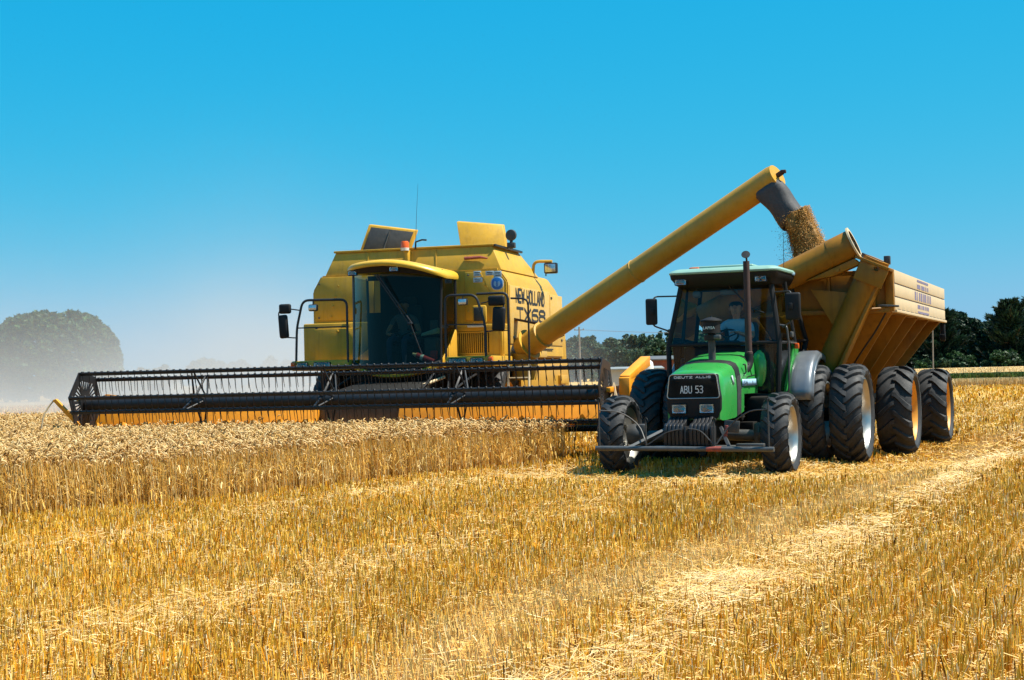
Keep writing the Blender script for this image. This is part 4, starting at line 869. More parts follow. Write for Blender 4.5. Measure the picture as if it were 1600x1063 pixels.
    la.box(p0 + d * 1.35 + Vector((.18, -.02, -.06)), (.05, .34, 2.2), Matrix.Rotation(math.atan2(d.x, d.z), 3, 'Y'), bev=.01)
    la.box(p1 - d * .1 + Vector((.0, 0, .02)), (.58, .5, .05), Matrix.Rotation(R_(24), 3, 'Y'), bev=.01)
    la.box(p1 - d * .28 + Vector((.05, -.22, 0)), (.48, .03, .32), Matrix.Rotation(R_(24), 3, 'Y'), bev=.01)
    lo = la.build('lower_auger', 'trailer', root, 35)
    hg = MB(); hg.box((-.34, -2.22, 3.28), (.36, .14, .06), Matrix.Rotation(R_(26), 3, 'Y')); hg.box((-.12, -2.12, 3.25), (.1, .1, .14)); hg.lathe([(.035, -.03), (.035, .03), (0, .03)], (-.25, -2.44, 3.1), (0, 1, 0), 10); hg.build('hinge', 'steeldark', lo)
    # ---- folded upper auger lying across the front
    q0, q1 = Vector((-.60, -2.3, 3.545)), Vector((-3.15, -2.3, 2.42)); e = (q0 - q1).normalized(); nrm = Vector((-e.z, 0, e.x))
    ua = MB(); L = (q0 - q1).length
    rings = 26; prof = [(.225, 0), (.225, L)]
    ua.lathe([(.0, 0), (.225, 0), (.225, L - .03), (.21, L - .03), (.21, L - .5)], q1, e, 32)
    ua.lathe([(.232, L - .42), (.236, L - .40), (.236, L - .05), (.225, L - .03)], q1, e, 32)
    up = ua.build('folded_auger', 'trailer', root, 35)
    fl = MB(); fl.lathe([(.225, L - .03), (.275, L - .03), (.275, L), (.215, L)], q1, e, 32); fl.build('auger_flange', 'cream', up)
    co = MB(); co.tube([q1 + e * (L - .35), q1 + e * (L - .02)], .05, 10); co.lathe([(.0, L - .12), (.20, L - .12)], q1, e, 24); co.build('auger_core', 'steeldark', up)
    sp = MB(); sp.hexa([tuple(q0 - e * .1 - nrm * .24 + Vector((0, -.12, 0))), tuple(q0 - e * .95 - nrm * .22 + Vector((0, -.12, 0))), tuple(q0 - e * .95 - nrm * .22 + Vector((0, .12, 0))), tuple(q0 - e * .1 - nrm * .24 + Vector((0, .12, 0))),
                        tuple(q0 - e * .05 - nrm * .36 + Vector((0, -.10, 0))), tuple(q0 - e * .55 - nrm * .34 + Vector((0, -.10, 0))), tuple(q0 - e * .55 - nrm * .34 + Vector((0, .10, 0))), tuple(q0 - e * .05 - nrm * .36 + Vector((0, .10, 0)))], .01)
    sp.lathe([(.035, -.02), (.035, .02), (0, .02)], q0 - e * .42 - nrm * .29 + Vector((0, -.13, 0)), (0, -1, 0), 12)
    sp.build('hinge_plate', 'trailer', up)
    # ---- chassis, drawbar, wheels
    c = MB(); c.box((-1.8, 1.8, .92), (.9, 5.6, .2)); c.box((-1.8, 0, .72), (2.6, .2, .2)); c.box((-1.9, 3.83, .72), (2.6, .2, .2)); c.box((-1.9, -2.6, .66), (.22, 3.6, .18), Matrix.Rotation(R_(-2), 3, 'Z'))
    c.build('chassis', 'dark', root)
    for x, y, r, s in ((-.30, 0, .775, 1), (-.15 - .0, 3.83, .745, 1), (-3.25, 0, .775, -1), (-3.4, 3.83, .745, -1)):
        wheel(root, (x, y, r), r, .60, r * .69, 15, .05, -1, s, 'yrim', random.uniform(0, 20))
trailer()

# ================================================================== PEOPLE
def person(name, label, frame, seat, hands, shirt, scale=1.0, lean=0, turn=0):
    """seated figure facing local -y; one skinned surface, coordinates relative to the seat"""
    V = []; E = []; Rd = []
    def v(p, r): V.append(Vector(p)); Rd.append(r); return len(V) - 1
    def chain(start, pts):
        a = start
        for p, r in pts: b = v(p, r); E.append((a, b)); a = b
        return a
    pel = v((0, 0, .09), .125)
    ch = chain(pel, [((0, .02, .22), .125), ((0, .01 - lean * .4, .36), .135), ((0, -lean * .7, .47), .12)])
    nk = chain(ch, [((0, -lean - .005, .555), .055), ((0, -lean - .02, .61), .054), ((0, -lean - .035, .655), .075), ((0, -lean - .035, .725), .095), ((0, -lean - .03, .79), .082)])
    for s, hp in ((-1, hands[0]), (1, hands[1])):
        sh = chain(ch, [((s * .12, -lean * .75, .50), .075), ((s * .19, -lean * .7, .475), .062)])
        S = Vector((s * .19, -lean * .7, .475)); H = Vector(hp)
        mid = (S + H) * .5 + Vector((s * .13, .02, -.13))
        wr = H + (mid - H).normalized() * .07
        w_ = chain(sh, [(S.lerp(mid, .5), .052), (mid, .042), (mid.lerp(wr, .5), .038), (wr, .026)])
        pm = chain(w_, [(H, .034)])
        fwd = (H - wr).normalized(); side = fwd.cross(Vector((0, 0, 1))).normalized() * s
        for k, ln in enumerate((.07, .08, .075, .06)):
            o = side * (k - 1.5) * .019
            chain(pm, [(H + o + fwd * .03, .0095), (H + o + fwd * (.03 + ln * .5) - Vector((0, 0, .012)), .009), (H + o * .95 + fwd * (.03 + ln * .7) - Vector((0, 0, .045)), .008)])
        chain(pm, [(H - side * .035 + fwd * .005, .011), (H - side * .045 + fwd * .035 - Vector((0, 0, .02)), .009)])
        chain(pel, [((s * .10, -.06, .08), .09), ((s * .13, -.26, .10), .078), ((s * .14, -.45, .09), .06), ((s * .14, -.47, -.12), .055), ((s * .14, -.45, -.33), .04), ((s * .14, -.50, -.38), .042), ((s * .14, -.60, -.40), .036)])
    me = bpy.data.meshes.new('tmp'); me.from_pydata([p * scale for p in V], E, [])
    o = bpy.data.objects.new('tmp', me); COL.objects.link(o)
    o.modifiers.new('skin', 'SKIN'); sb = o.modifiers.new('sub', 'SUBSURF'); sb.levels = 2; sb.render_levels = 2
    for i, d in enumerate(me.skin_vertices[0].data): d.radius = (Rd[i] * scale, Rd[i] * scale); d.use_root = (i == 0)
    bpy.context.view_layer.update()
    body = bpy.data.meshes.new_from_object(o.evaluated_get(bpy.context.evaluated_depsgraph_get()))
    bpy.data.objects.remove(o)
    bm = bmesh.new(); bm.from_mesh(body)
    hc = Vector((0, -lean - .035, .72)) * scale
    def ell(c, r):
        q = bmesh.ops.create_icosphere(bm, subdivisions=2, radius=1)
        for w in q['verts']: w.co = Vector((w.co.x * r[0], w.co.y * r[1], w.co.z * r[2])) * scale + hc + Vector(c) * scale
    ell((0, -.098, -.012), (.013, .02, .024)); ell((-.092, 0, -.005), (.012, .022, .03)); ell((.092, 0, -.005), (.012, .022, .03)); ell((0, -.085, -.052), (.024, .010, .007)); ell((0, -.06, -.085), (.035, .03, .022))
    for s in (-1, 1): ell((s * .034, -.083, .014), (.014, .010, .008)); ell((s * .034, -.088, .034), (.02, .010, .006))
    bm.to_mesh(body); bm.free()
    for m in (M['skin'], M[shirt], M['trousers'], M['hair']): body.materials.append(m)
    for p in body.polygons:
        c = p.center / scale; m = 0; arm = abs(c.x) > .2 or (c.y < -.2 and c.z > .2)
        d = c - Vector((0, -lean - .035, .72))
        if c.z < .565 and c.z >= .12 and not (c.y < -.17 and c.z < .2):
            m = 1 if (abs(c.x) < .21 and c.y > -.17 - lean) or (abs(c.x) < .28 and c.z > .38) else 0
        elif c.z < .2 and not (abs(c.x) > .2 and c.z > .14): m = 2
        if c.z < -.33: m = 3
        if abs(d.z - .034) < .008 and abs(abs(d.x) - .034) < .022 and d.y < -.085: m = 3
        p.material_index = m; p.use_smooth = True
    r = bpy.data.objects.new(name, body); COL.objects.link(r)
    a = R_(frame[1]); x, y, z = seat
    r.location = (frame[0][0] + x * math.cos(a) + y * math.sin(a), frame[0][1] - x * math.sin(a) + y * math.cos(a), z); r.rotation_euler = (0, 0, -a + R_(turn))
    tag(r, label, 'person')
    hb = MB(); rings = []
    for k in range(7):
        t = k / 6; ph = R_(8 + 82 * t); rr = math.cos(ph)
        rings.append([(hc.x + .104 * scale * rr * math.cos(q), hc.y + .012 * scale + (.112 if math.sin(q) > 0 else .098) * scale * rr * math.sin(q) , hc.z + scale * ((.028 if math.sin(q) < .1 else -.05 * math.sin(q)) * (1 - t) + .098 * math.sin(ph))) for q in [2 * PI * j / 20 for j in range(20)]])
    hb.loft(rings); hb.build('hair', 'hair', r, 60)
    return r
person('person', 'tractor driver in a light blue T-shirt holding the steering wheel', ((2.88, 22.89), 21.5), (-.04, 2.3, 1.74), [(-.24, -.40, .36), (.06, -.40, .37)], 'shirt', 1.12, .05)
person('person', 'combine operator in a dark grey shirt seated behind the windscreen', ((-3.32, 28.27), 16), (.3, 3.15, 2.22), [(-.18, -.20, .20), (.18, -.20, .20)], 'shirt2', 1.12, .04)
fe = MB(); fe.tube([(.72, 2.62, 2.0), (1.08, 2.64, 1.86)], [.06, .062], 14); feo = fe.build('fire_extinguisher', 'red'); 
MB().lathe([(.058, 0), (.03, -.04), (.025, -.09), (0, -.09)], (.72, 2.62, 2.0), (.93, .05, -.36), 12).build('valve', 'cream', feo); MB().lathe([(.063, .09), (.0635, .15)], (.72, 2.62, 2.0), (.93, .05, -.36), 14).build('paper_band', 'white', feo)
feo.location = (-3.32, 28.27, 0); feo.rotation_euler = (0, 0, -R_(16)); tag(feo, 'red fire extinguisher lying behind the lower edge of the combine windscreen', 'fire extinguisher')

# ================================================================== FALLING GRAIN
def grain():
    a = R_(16); ox, oy = -3.32, 28.27
    def tw(x, y, z): return (ox + x * math.cos(a) + y * math.sin(a), oy - x * math.sin(a) + y * math.cos(a), z)
    V = []; F = []; C = []
    nt, nk = 40, 36
    def axis(t): return 8.33 + .52 * t, 1.92, 4.40 - 1.75 * t
    for i in range(nt):
        t = i / (nt - 1); cx, cy, cz = axis(t)
        for k in range(nk):
            w = 2 * PI * k / nk
            r = (.20 + .16 * t)
            nz = noise.noise((math.cos(w) * 1.6, math.sin(w) * 1.6, t * 5)) * .07 + noise.noise((math.cos(w) * 5, math.sin(w) * 5, t * 22)) * .045 + noise.noise((math.cos(w) * 12, math.sin(w) * 12, t * 40)) * .025
            x, y, z = tw(cx + (r + nz) * math.cos(w), cy + (r * .7 + nz) * math.sin(w), cz + .1 * math.cos(w) * 1.0)
            V.append((x, y, z)); g = .8 + .5 * random.random(); C.append((.26 * g, .13 * g, .026 * g))
    for i in range(nt - 1):
        for k in range(nk): F.append((i * nk + k, i * nk + (k + 1) % nk, (i + 1) * nk + (k + 1) % nk, (i + 1) * nk + k))
    for _ in range(30000):
        t = random.random(); cx, cy, cz = axis(t); w = random.uniform(0, 2 * PI); r = (.20 + .16 * t) * (random.uniform(.88, 1.16) if random.random() < .75 else random.uniform(1.05, 1.25 + .35 * t))
        if random.random() < .12: cx -= random.uniform(0, .28) * (.5 + t); r *= random.uniform(.9, 1.3)
        p = Vector(tw(cx + r * math.cos(w), cy + r * .7 * math.sin(w), cz + .1 * math.cos(w))); s = random.uniform(.0035, .0075)
        u = Vector((random.gauss(0, 1), random.gauss(0, 1), random.gauss(0, 1) - .5)).normalized(); q = u.orthogonal().normalized() * s
        b = len(V); V += [p - u * s * 2, p + q, p + u * s * 2, p - q]; F.append((b, b + 1, b + 2, b + 3)); g = .55 + .9 * random.random(); C += [(.38 * g, .19 * g, .036 * g)] * 4
    o = raw_mesh('falling_grain', np.array([tuple(v) for v in V]), np.array(F), np.array(C), M['grain'])
    tag(o, 'stream of golden brown wheat grain pouring from the rubber spout', 'grain', kind='stuff')
grain()

# ================================================================== GROUND AND CROPS
def ground_mat():
    m, nt = new_mat('stubble ground'); L = nt.links
    out = N(nt, 'ShaderNodeOutputMaterial'); p = N(nt, 'ShaderNodeBsdfPrincipled', Roughness=.9); L.new(p.outputs[0], out.inputs[0])
    tc = N(nt, 'ShaderNodeTexCoord')
    mp = N(nt, 'ShaderNodeMapping'); mp.inputs['Rotation'].default_value = (0, 0, R_(24)); mp.inputs['Scale'].default_value = (1, .12, 1); L.new(tc.outputs['Object'], mp.inputs[0])
    n1 = N(nt, 'ShaderNodeTexNoise', Scale=1.1, Detail=6.0, Roughness=.65); L.new(mp.outputs[0], n1.inputs['Vector'])
    n2 = N(nt, 'ShaderNodeTexNoise', Scale=38.0, Detail=8.0, Roughness=.75); L.new(tc.outputs['Object'], n2.inputs['Vector'])
    n3 = N(nt, 'ShaderNodeTexNoise', Scale=.03, Detail=3.0); L.new(tc.outputs['Object'], n3.inputs['Vector'])
    cr = N(nt, 'ShaderNodeValToRGB'); e = cr.color_ramp.elements
    e[0].position = .32; e[0].color = (.07, .03, .007, 1); e[1].position = .72; e[1].color = (.52, .29, .06, 1)
    e2 = cr.color_ramp.elements.new(.5); e2.color = (.24, .12, .02, 1)
    L.new(n2.outputs['Fac'], cr.inputs[0])
    mx = N(nt, 'ShaderNodeMix', data_type='RGBA', blend_type='MULTIPLY'); mx.inputs[0].default_value = .6
    c2 = N(nt, 'ShaderNodeValToRGB'); c2.color_ramp.elements[0].position = .35; c2.color_ramp.elements[0].color = (.62, .6, .55, 1); c2.color_ramp.elements[1].position = .66; c2.color_ramp.elements[1].color = (1.25, 1.2, 1.15, 1)
    L.new(n1.outputs['Fac'], c2.inputs[0]); L.new(cr.outputs[0], mx.inputs[6]); L.new(c2.outputs[0], mx.inputs[7])
    # beyond the modelled stubble the same straw cover lies over the soil
    geo = N(nt, 'ShaderNodeNewGeometry'); ln = N(nt, 'ShaderNodeVectorMath', operation='LENGTH'); L.new(geo.outputs['Position'], ln.inputs[0])
    mr = N(nt, 'ShaderNodeMapRange'); mr.inputs[1].default_value = 35; mr.inputs[2].default_value = 90; L.new(ln.outputs['Value'], mr.inputs[0])
    far = N(nt, 'ShaderNodeMix', data_type='RGBA'); L.new(mr.outputs[0], far.inputs[0]); L.new(mx.outputs[2], far.inputs[6])
    fc = N(nt, 'ShaderNodeValToRGB'); fc.color_ramp.elements[0].position = .35; fc.color_ramp.elements[0].color = (.42, .22, .03, 1); fc.color_ramp.elements[1].position = .65; fc.color_ramp.elements[1].color = (.54, .33, .08, 1)
    L.new(n1.outputs['Fac'], fc.inputs[0]); L.new(fc.outputs[0], far.inputs[7])
    L.new(far.outputs[2], p.inputs['Base Color'])
    b = N(nt, 'ShaderNodeBump', Strength=.6, Distance=.03); L.new(n2.outputs['Fac'], b.inputs['Height']); L.new(b.outputs[0], p.inputs['Normal'])
    return m
gm = MB(); gm.add([(-4000, -300, 0), (4000, -300, 0), (4000, 9000, 0), (-4000, 9000, 0)], [(0, 1, 2, 3)])
gr = gm.build('ground', ground_mat()); tag(gr, kind='structure')

EY = np.array([10, 15.5, 17.24, 18.9, 23.0, 26.6, 27.6, 60]); EX = np.array([-13, -7.4, -5.6, -3.8, -1.5, 1.15, 1.75, 4])
def edge_x(Y): return np.interp(Y, EY, EX)
ca, sa = math.cos(R_(16)), math.sin(R_(16))
def comb_local(X, Y):
    a, b = X + 3.32, Y - 28.27
    return a * ca - b * sa, a * sa + b * ca
def standing(X, Y, jit=0):
    lx, ly = comb_local(X, Y)
    cut = (lx > -5.25) & (ly > -.20)
    return (X < edge_x(Y) + jit) & ~cut & (Y < 47)
def perp(X, Y): return X * math.cos(R_(24)) - Y * math.sin(R_(24))
def along(X, Y): return X * math.sin(R_(24)) + Y * math.cos(R_(24))
def vnoise(X, Y, s, seed=0):
    """cheap smooth value noise"""
    r = np.random.default_rng(seed); g = r.random((256, 256)); x = X / s + 1000; y = Y / s + 1000
    xi = np.floor(x).astype(int); yi = np.floor(y).astype(int); fx = x - xi; fy = y - yi; fx = fx * fx * (3 - 2 * fx); fy = fy * fy * (3 - 2 * fy)
    A = g[xi % 256, yi % 256]; B = g[(xi + 1) % 256, yi % 256]; Cc = g[xi % 256, (yi + 1) % 256]; D = g[(xi + 1) % 256, (yi + 1) % 256]
    return (A * (1 - fx) + B * fx) * (1 - fy) + (Cc * (1 - fx) + D * fx) * fy
def windrow(X, Y):
    """0..1 how much loose straw lies here; two swaths left by earlier passes"""
    p = perp(X, Y); s = along(X, Y); wob = (vnoise(X, Y, 2.2, 3) - .5) * .9
    a = .8 * np.exp(-((p + 2.8 + wob * .8) / .42) ** 2) + 0.34 * np.exp(-((p + 6.1 + wob) / .75) ** 2) + .3 * np.exp(-((p - .7 + wob) / .6) ** 2) + .4 * np.exp(-((p + 9.4 + wob) / .6) ** 2)
    return np.clip(a * (.35 + 1.1 * vnoise(X, Y, .9, 5)), 0, 1)
def trodden(X, Y):
    """stubble pressed down where the wheels run"""
    L_ = [(.6, 22.4), (1.4, 21.9), (4.0, 21.3), (4.9, 22.0), (5.9, 23.4), (7.2, 25.8), (8.9, 29.4)]; d = np.full(X.shape, 9.0)
    for (x0, y0), (x1, y1) in zip(L_, L_[1:]):
        t = np.clip(((X - x0) * (x1 - x0) + (Y - y0) * (y1 - y0)) / ((x1 - x0) ** 2 + (y1 - y0) ** 2), 0, 1); d = np.minimum(d, np.hypot(X - x0 - t * (x1 - x0), Y - y0 - t * (y1 - y0)))
    return np.exp(-(d / 1.15) ** 4)
def combed(X, Y):
    """bleached, pressed-over stubble beside the first swath"""
    p = perp(X, Y); return np.exp(-((p + 3.55 + (vnoise(X, Y, 1.5, 9) - .5) * .7) / .34) ** 2)
def scatter(n, y0, y1, margin=2.8):
    """points over the ground strip between two distances, uniform per area"""
    Y = np.sqrt(rng.random(n) * (y1 ** 2 - y0 ** 2) + y0 ** 2); X = (rng.random(n) * 2 - 1) * (.345 * Y + margin)
    return X, Y
PAL = np.array([(.72, .37, .025), (.78, .46, .055), (.82, .57, .15), (.46, .19, .010), (.58, .36, .04), (.76, .31, .012), (.15, .06, .006), (.88, .72, .40)])
def stubble():
    Vs, Fs, Cs = [], [], []; base = 0
    for n, y0, y1, wd, hm in ((74000, 6.2, 12, .0054, 1), (78000, 12, 19, .0072, 1), (72000, 19, 32, .012, 1), (45000, 32, 62, .024, 1), (26000, 62, 140, .06, .95)):
        X, Y = scatter(n, y0, y1)
        # drill rows 15 cm apart
        p = perp(X, Y); s = along(X, Y); pr = np.round(p / .15) * .15 + rng.normal(0, .022, n); c, q = math.cos(R_(24)), math.sin(R_(24))
        X = pr * c + s * q; Y = -pr * q + s * c
        keep = ~standing(X, Y, .1) & (rng.random(n) > .25 * windrow(X, Y)); X, Y = X[keep], Y[keep]; n = len(X)
        cb = combed(X, Y); near = trodden(X, Y)
        h = (1 - .72 * near) * (.125 + .03 * vnoise(X, Y, 1.3, 2) + rng.normal(0, .028, n)).clip(.03, .24) * hm * (1 - .15 * cb)
        ld = rng.random(n) * 2 * PI; lm = np.abs(rng.normal(0, .24, n)) + cb * .05
        LX = np.cos(ld) * lm * h - cb * .12 * h; LY = np.sin(ld) * lm * h * (1 - .5 * cb)
        w = wd * (.7 + .7 * rng.random(n)); th = rng.random(n) * PI
        dx, dy = np.cos(th) * w / 2, np.sin(th) * w / 2
        z0 = np.zeros(n)
        P = np.zeros((n, 6, 3)); off = (( dx, dy), (-dx * .2 - dy * .8, -dy * .2 + dx * .8), (-dx, -dy))
        for k, (ax, ay) in enumerate(off):
            P[:, k] = np.stack([X + ax, Y + ay, z0], 1); P[:, k + 3] = np.stack([X + LX + ax, Y + LY + ay, h * np.cos(lm)], 1)
        idx = np.arange(n)[:, None] * 6 + base
        Fs.append((idx + np.array([[0, 1, 4, 3]])).reshape(-1, 4)); Fs.append((idx + np.array([[1, 2, 5, 4]])).reshape(-1, 4))
        tone = vnoise(X, Y, .8, 4) * .6 + rng.random(n) * .4
        ci = rng.choice(len(PAL), n, p=[.2, .2, .15, .12, .11, .1, .06, .06]); col = PAL[ci] * (.78 + .4 * tone)[:, None]
        pale = np.array((.86, .68, .36)); k = (cb * .55 * (.5 + .5 * rng.random(n)))[:, None]; col = col * (1 - k) + pale * k
        Cs.append(np.repeat(col, 6, 0)); Vs.append(P.reshape(-1, 3)); base += n * 6
    o = raw_mesh('stubble', np.concatenate(Vs), np.concatenate(Fs), np.concatenate(Cs), M['stubble'])
    tag(o, 'cut golden stubble in drill rows covering the foreground', 'stubble', kind='stuff')
stubble()
def straw():
    Vs, Fs, Cs = [], [], []; base = 0
    for n, y0, y1, wd in ((250000, 6.2, 13, .0042), (195000, 13, 24, .006), (120000, 24, 60, .014)):
        X, Y = scatter(n, y0, y1); wr = windrow(X, Y)
        keep = (rng.random(n) < (.32 + .42 * wr)) & ~standing(X, Y, -.05); X, Y, wr = X[keep], Y[keep], wr[keep]; n = len(X)
        L = (.025 + .20 * rng.random(n) ** 3 + .10 * wr * rng.random(n)) * (1 if y0 < 20 else 1.3); th = rng.random(n) * 2 * PI; ti = rng.normal(0, .28, n)
        z = .02 + rng.random(n) * (.09 + .11 * wr) * (1 - .8 * trodden(X, Y)); bow = rng.normal(0, .12, n) * L
        dx, dy, dz = np.cos(th) * np.cos(ti) * L / 2, np.sin(th) * np.cos(ti) * L / 2, np.sin(ti) * L / 2
        w = wd * (.7 + .7 * rng.random(n)) / 2; px, py = -np.sin(th), np.cos(th)
        P = np.zeros((n, 9, 3))
        for k, t in enumerate((-1, 0, 1)):
            bx = px * bow * (1 - t * t); by = py * bow * (1 - t * t); zz = np.maximum(z + dz * t, .008)
            for j, (a, b) in enumerate(((1, -.4), (0, .7), (-1, -.4))):
                P[:, k * 3 + j] = np.stack([X + dx * t + bx + px * w * a, Y + dy * t + by + py * w * a, zz + w * b], 1)
        idx = np.arange(n)[:, None] * 9 + base
        for q in ((0, 1, 4, 3), (1, 2, 5, 4), (3, 4, 7, 6), (4, 5, 8, 7)): Fs.append((idx + np.array([q])).reshape(-1, 4))
        PS = np.array([(.66, .40, .09), (.72, .49, .16), (.58, .31, .04), (.80, .63, .33), (.44, .20, .02)])
        col = PS[rng.choice(5, n, p=[.3, .25, .22, .11, .12])] * (.75 + .45 * rng.random(n))[:, None]
        k = (wr * .65 * rng.random(n))[:, None]; col = col * (1 - k) + np.array((.86, .72, .46)) * k
        Cs.append(np.repeat(col.clip(0, .88), 9, 0)); Vs.append(P.reshape(-1, 3)); base += n * 9
    o = raw_mesh('loose_straw', np.concatenate(Vs), np.concatenate(Fs), np.concatenate(Cs), M['straw'])
    tag(o, 'pale loose straw lying in swaths over the stubble', 'straw', kind='stuff')
straw()
def tube_strip(path, rad, cols, sides=4):
    """path (n,k,3), rad (n,k) -> verts, local quads, cols ; vertical-ish or horizontal strips with `sides` faces"""
    n, k, _ = path.shape; T = np.gradient(path, axis=1); T /= np.linalg.norm(T, axis=2, keepdims=True) + 1e-9
    ref = np.zeros_like(T); ref[..., 0] = .31; ref[..., 1] = .93; ref[..., 2] = .2
    A = np.cross(T, ref); A /= np.linalg.norm(A, axis=2, keepdims=True) + 1e-9; B = np.cross(T, A)
    ang = np.arange(sides) * 2 * PI / sides
    P = path[:, :, None] + rad[:, :, None, None] * (A[:, :, None] * np.cos(ang)[None, None, :, None] + B[:, :, None] * np.sin(ang)[None, None, :, None])
    q = [(i * sides + j, i * sides + (j + 1) % sides, (i + 1) * sides + (j + 1) % sides, (i + 1) * sides + j) for i in range(k - 1) for j in range(sides)]
    return P.reshape(n, -1, 3), np.array(q)
def wheat():
    Vs, Fs, Cs = [], [], []; base = 0
    def push(P, q, col):
        nonlocal base
        n, m, _ = P.shape; idx = np.arange(n)[:, None, None] * m + base
        Fs.append((idx + q[None]).reshape(-1, 4)); Vs.append(P.reshape(-1, 3)); Cs.append(np.repeat(col, m, 0)); base += n * m
    for n, y0, y1, sc in ((75000, 14.5, 24, 1.1), (85000, 24, 34, 1.25), (50000, 34, 47.5, 1.7)):
        X, Y = scatter(n, y0, y1, 2.0); jit = (vnoise(X, Y, .5, 21) - .5) * .3 + np.where(rng.random(n) < .08, rng.random(n) * .45, 0); keep = standing(X, Y, jit) & (rng.random(n) < np.clip((edge_x(Y) + jit - X) / .5, .2, 1)); X, Y = X[keep], Y[keep]; n = len(X)
        h = .64 + .05 * vnoise(X, Y, 1.7, 6) + rng.normal(0, .05, n); edge = np.clip((edge_x(Y) - X) / .5, 0, 1)
        h = h - .06 * (1 - edge) * rng.random(n)
        ld = rng.random(n) * 2 * PI; lm = np.abs(rng.normal(0, .05, n)) + (1 - edge) * .08 * rng.random(n)
        LX, LY = np.cos(ld) * lm * 1.3 - .05 + (1 - edge) * .12 * rng.random(n), np.sin(ld) * lm - (1 - edge) * .05
        st = np.zeros((n, 3, 3))
        for k, t in enumerate((0, .55, 1)): st[:, k] = np.stack([X + LX * t * t, Y + LY * t * t, h * t], 1)
        P, q = tube_strip(st, (.0022 + .0022 * rng.random((n, 1))) * sc * np.array([[1.15, 1, .75]]), None, 3)
        SP = np.array([(.86, .58, .16), (.80, .47, .09), (.88, .70, .34), (.70, .42, .07), (.60, .42, .12)])
        push(P, q, SP[rng.choice(5, n, p=[.3, .27, .2, .13, .1])] * (.8 + .35 * rng.random(n))[:, None])
        # nodding ear
        a = rng.random(n) * 2 * PI; el = .075 + .03 * rng.random(n); nod = .3 + .9 * rng.random(n); dx, dy = np.cos(a), np.sin(a)
        ear = np.zeros((n, 6, 3)); cx, cy, cz = st[:, 2, 0].copy(), st[:, 2, 1].copy(), st[:, 2, 2].copy(); ph = PI / 2 - .35 * rng.random(n)
        for k in range(6):
            ear[:, k] = np.stack([cx, cy, cz], 1); cx = cx + dx * np.cos(ph) * el / 4; cy = cy + dy * np.cos(ph) * el / 4; cz = cz + np.sin(ph) * el / 4; ph = ph - nod * .62
        r = np.array([.0018, .0034, .0080, .0088, .0070, .0020])[None] * sc * (.85 + .3 * rng.random(n))[:, None]
        P, q = tube_strip(ear, r, None, 4)
        EP = np.array([(.74, .49, .19), (.80, .58, .27), (.64, .40, .12), (.85, .66, .35), (.34, .18, .05)])
        push(P, q, EP[rng.choice(5, n, p=[.3, .26, .2, .12, .12])] * (.8 + .35 * rng.random(n))[:, None])
        # dry leaf
        m = rng.random(n) < .7; k_ = m.sum(); a = rng.random(k_) * 2 * PI; zz = (.25 + .5 * rng.random(k_)) * h[m]; ll = .08 + .1 * rng.random(k_); w = .0035 * sc
        lf = np.zeros((k_, 6, 3))
        for i, (t, dz) in enumerate(((0, 0), (.6, .04), (1, -.05))):
            bx = X[m] + np.cos(a) * ll * t; by = Y[m] + np.sin(a) * ll * t; bz = zz + dz * (.5 + rng.random(k_))
            lf[:, 2 * i] = np.stack([bx - np.sin(a) * w, by + np.cos(a) * w, bz], 1); lf[:, 2 * i + 1] = np.stack([bx + np.sin(a) * w, by - np.cos(a) * w, bz + .004], 1)
        push(lf, np.array([(0, 1, 3, 2), (2, 3, 5, 4)]), SP[rng.choice(5, k_)] * (.8 + .4 * rng.random(k_))[:, None])
    o = raw_mesh('standing_wheat', np.concatenate(Vs), np.concatenate(Fs), np.concatenate(Cs), M['wheat'])
    tag(o, 'ripe standing wheat with nodding ears in front of the combine', 'wheat', kind='stuff')
wheat()

# ================================================================== FAR FIELD, TREES, SHEDS, POLES
def field_mat(name, c0, c1):
    m, nt = new_mat(name); L = nt.links; out = N(nt, 'ShaderNodeOutputMaterial'); p = N(nt, 'ShaderNodeBsdfPrincipled', Roughness=.9); L.new(p.outputs[0], out.inputs[0])
    tc = N(nt, 'ShaderNodeTexCoord'); mp = N(nt, 'ShaderNodeMapping'); mp.inputs['Scale'].default_value = (.15, 1, 1); L.new(tc.outputs['Object'], mp.inputs[0])
    n = N(nt, 'ShaderNodeTexNoise', Scale=.35, Detail=8.0, Roughness=.7); L.new(mp.outputs[0], n.inputs['Vector'])
    cr = N(nt, 'ShaderNodeValToRGB'); cr.color_ramp.elements[0].position = .35; cr.color_ramp.elements[0].color = c4(c0); cr.color_ramp.elements[1].position = .65; cr.color_ramp.elements[1].color = c4(c1)
    L.new(n.outputs['Fac'], cr.inputs[0]); L.new(cr.outputs[0], p.inputs['Base Color'])
    return m
f = MB(); f.sheet([[(x, y, .006 + max(0, min(1, (y - 160) / 102)) * 1.4 * max(0, min(1, (x - 33) / 14))) for x in (33, 36.5, 40, 43.5, 47, 80, 120, 170)] for y in (160, 185, 210, 236, 262)])
tag(f.build('far_field', field_mat('far ripe field', (.46, .29, .10), (.58, .40, .17))), kind='structure')
f = MB(); f.sheet([[(x, y, z * max(0, min(1, (x - 33) / 14))) for x in (33, 40, 47, 80, 120, 230)] for y, z in ((262, 1.406), (330, 1.43))])
tag(f.build('far_verge', field_mat('green verge', (.05, .08, .025), (.11, .14, .04))), kind='structure')
def rise(x, y):
    return max(0, min(1, (y - 160) / 102)) * 1.4 * max(0, min(1, (x - 33) / 14))
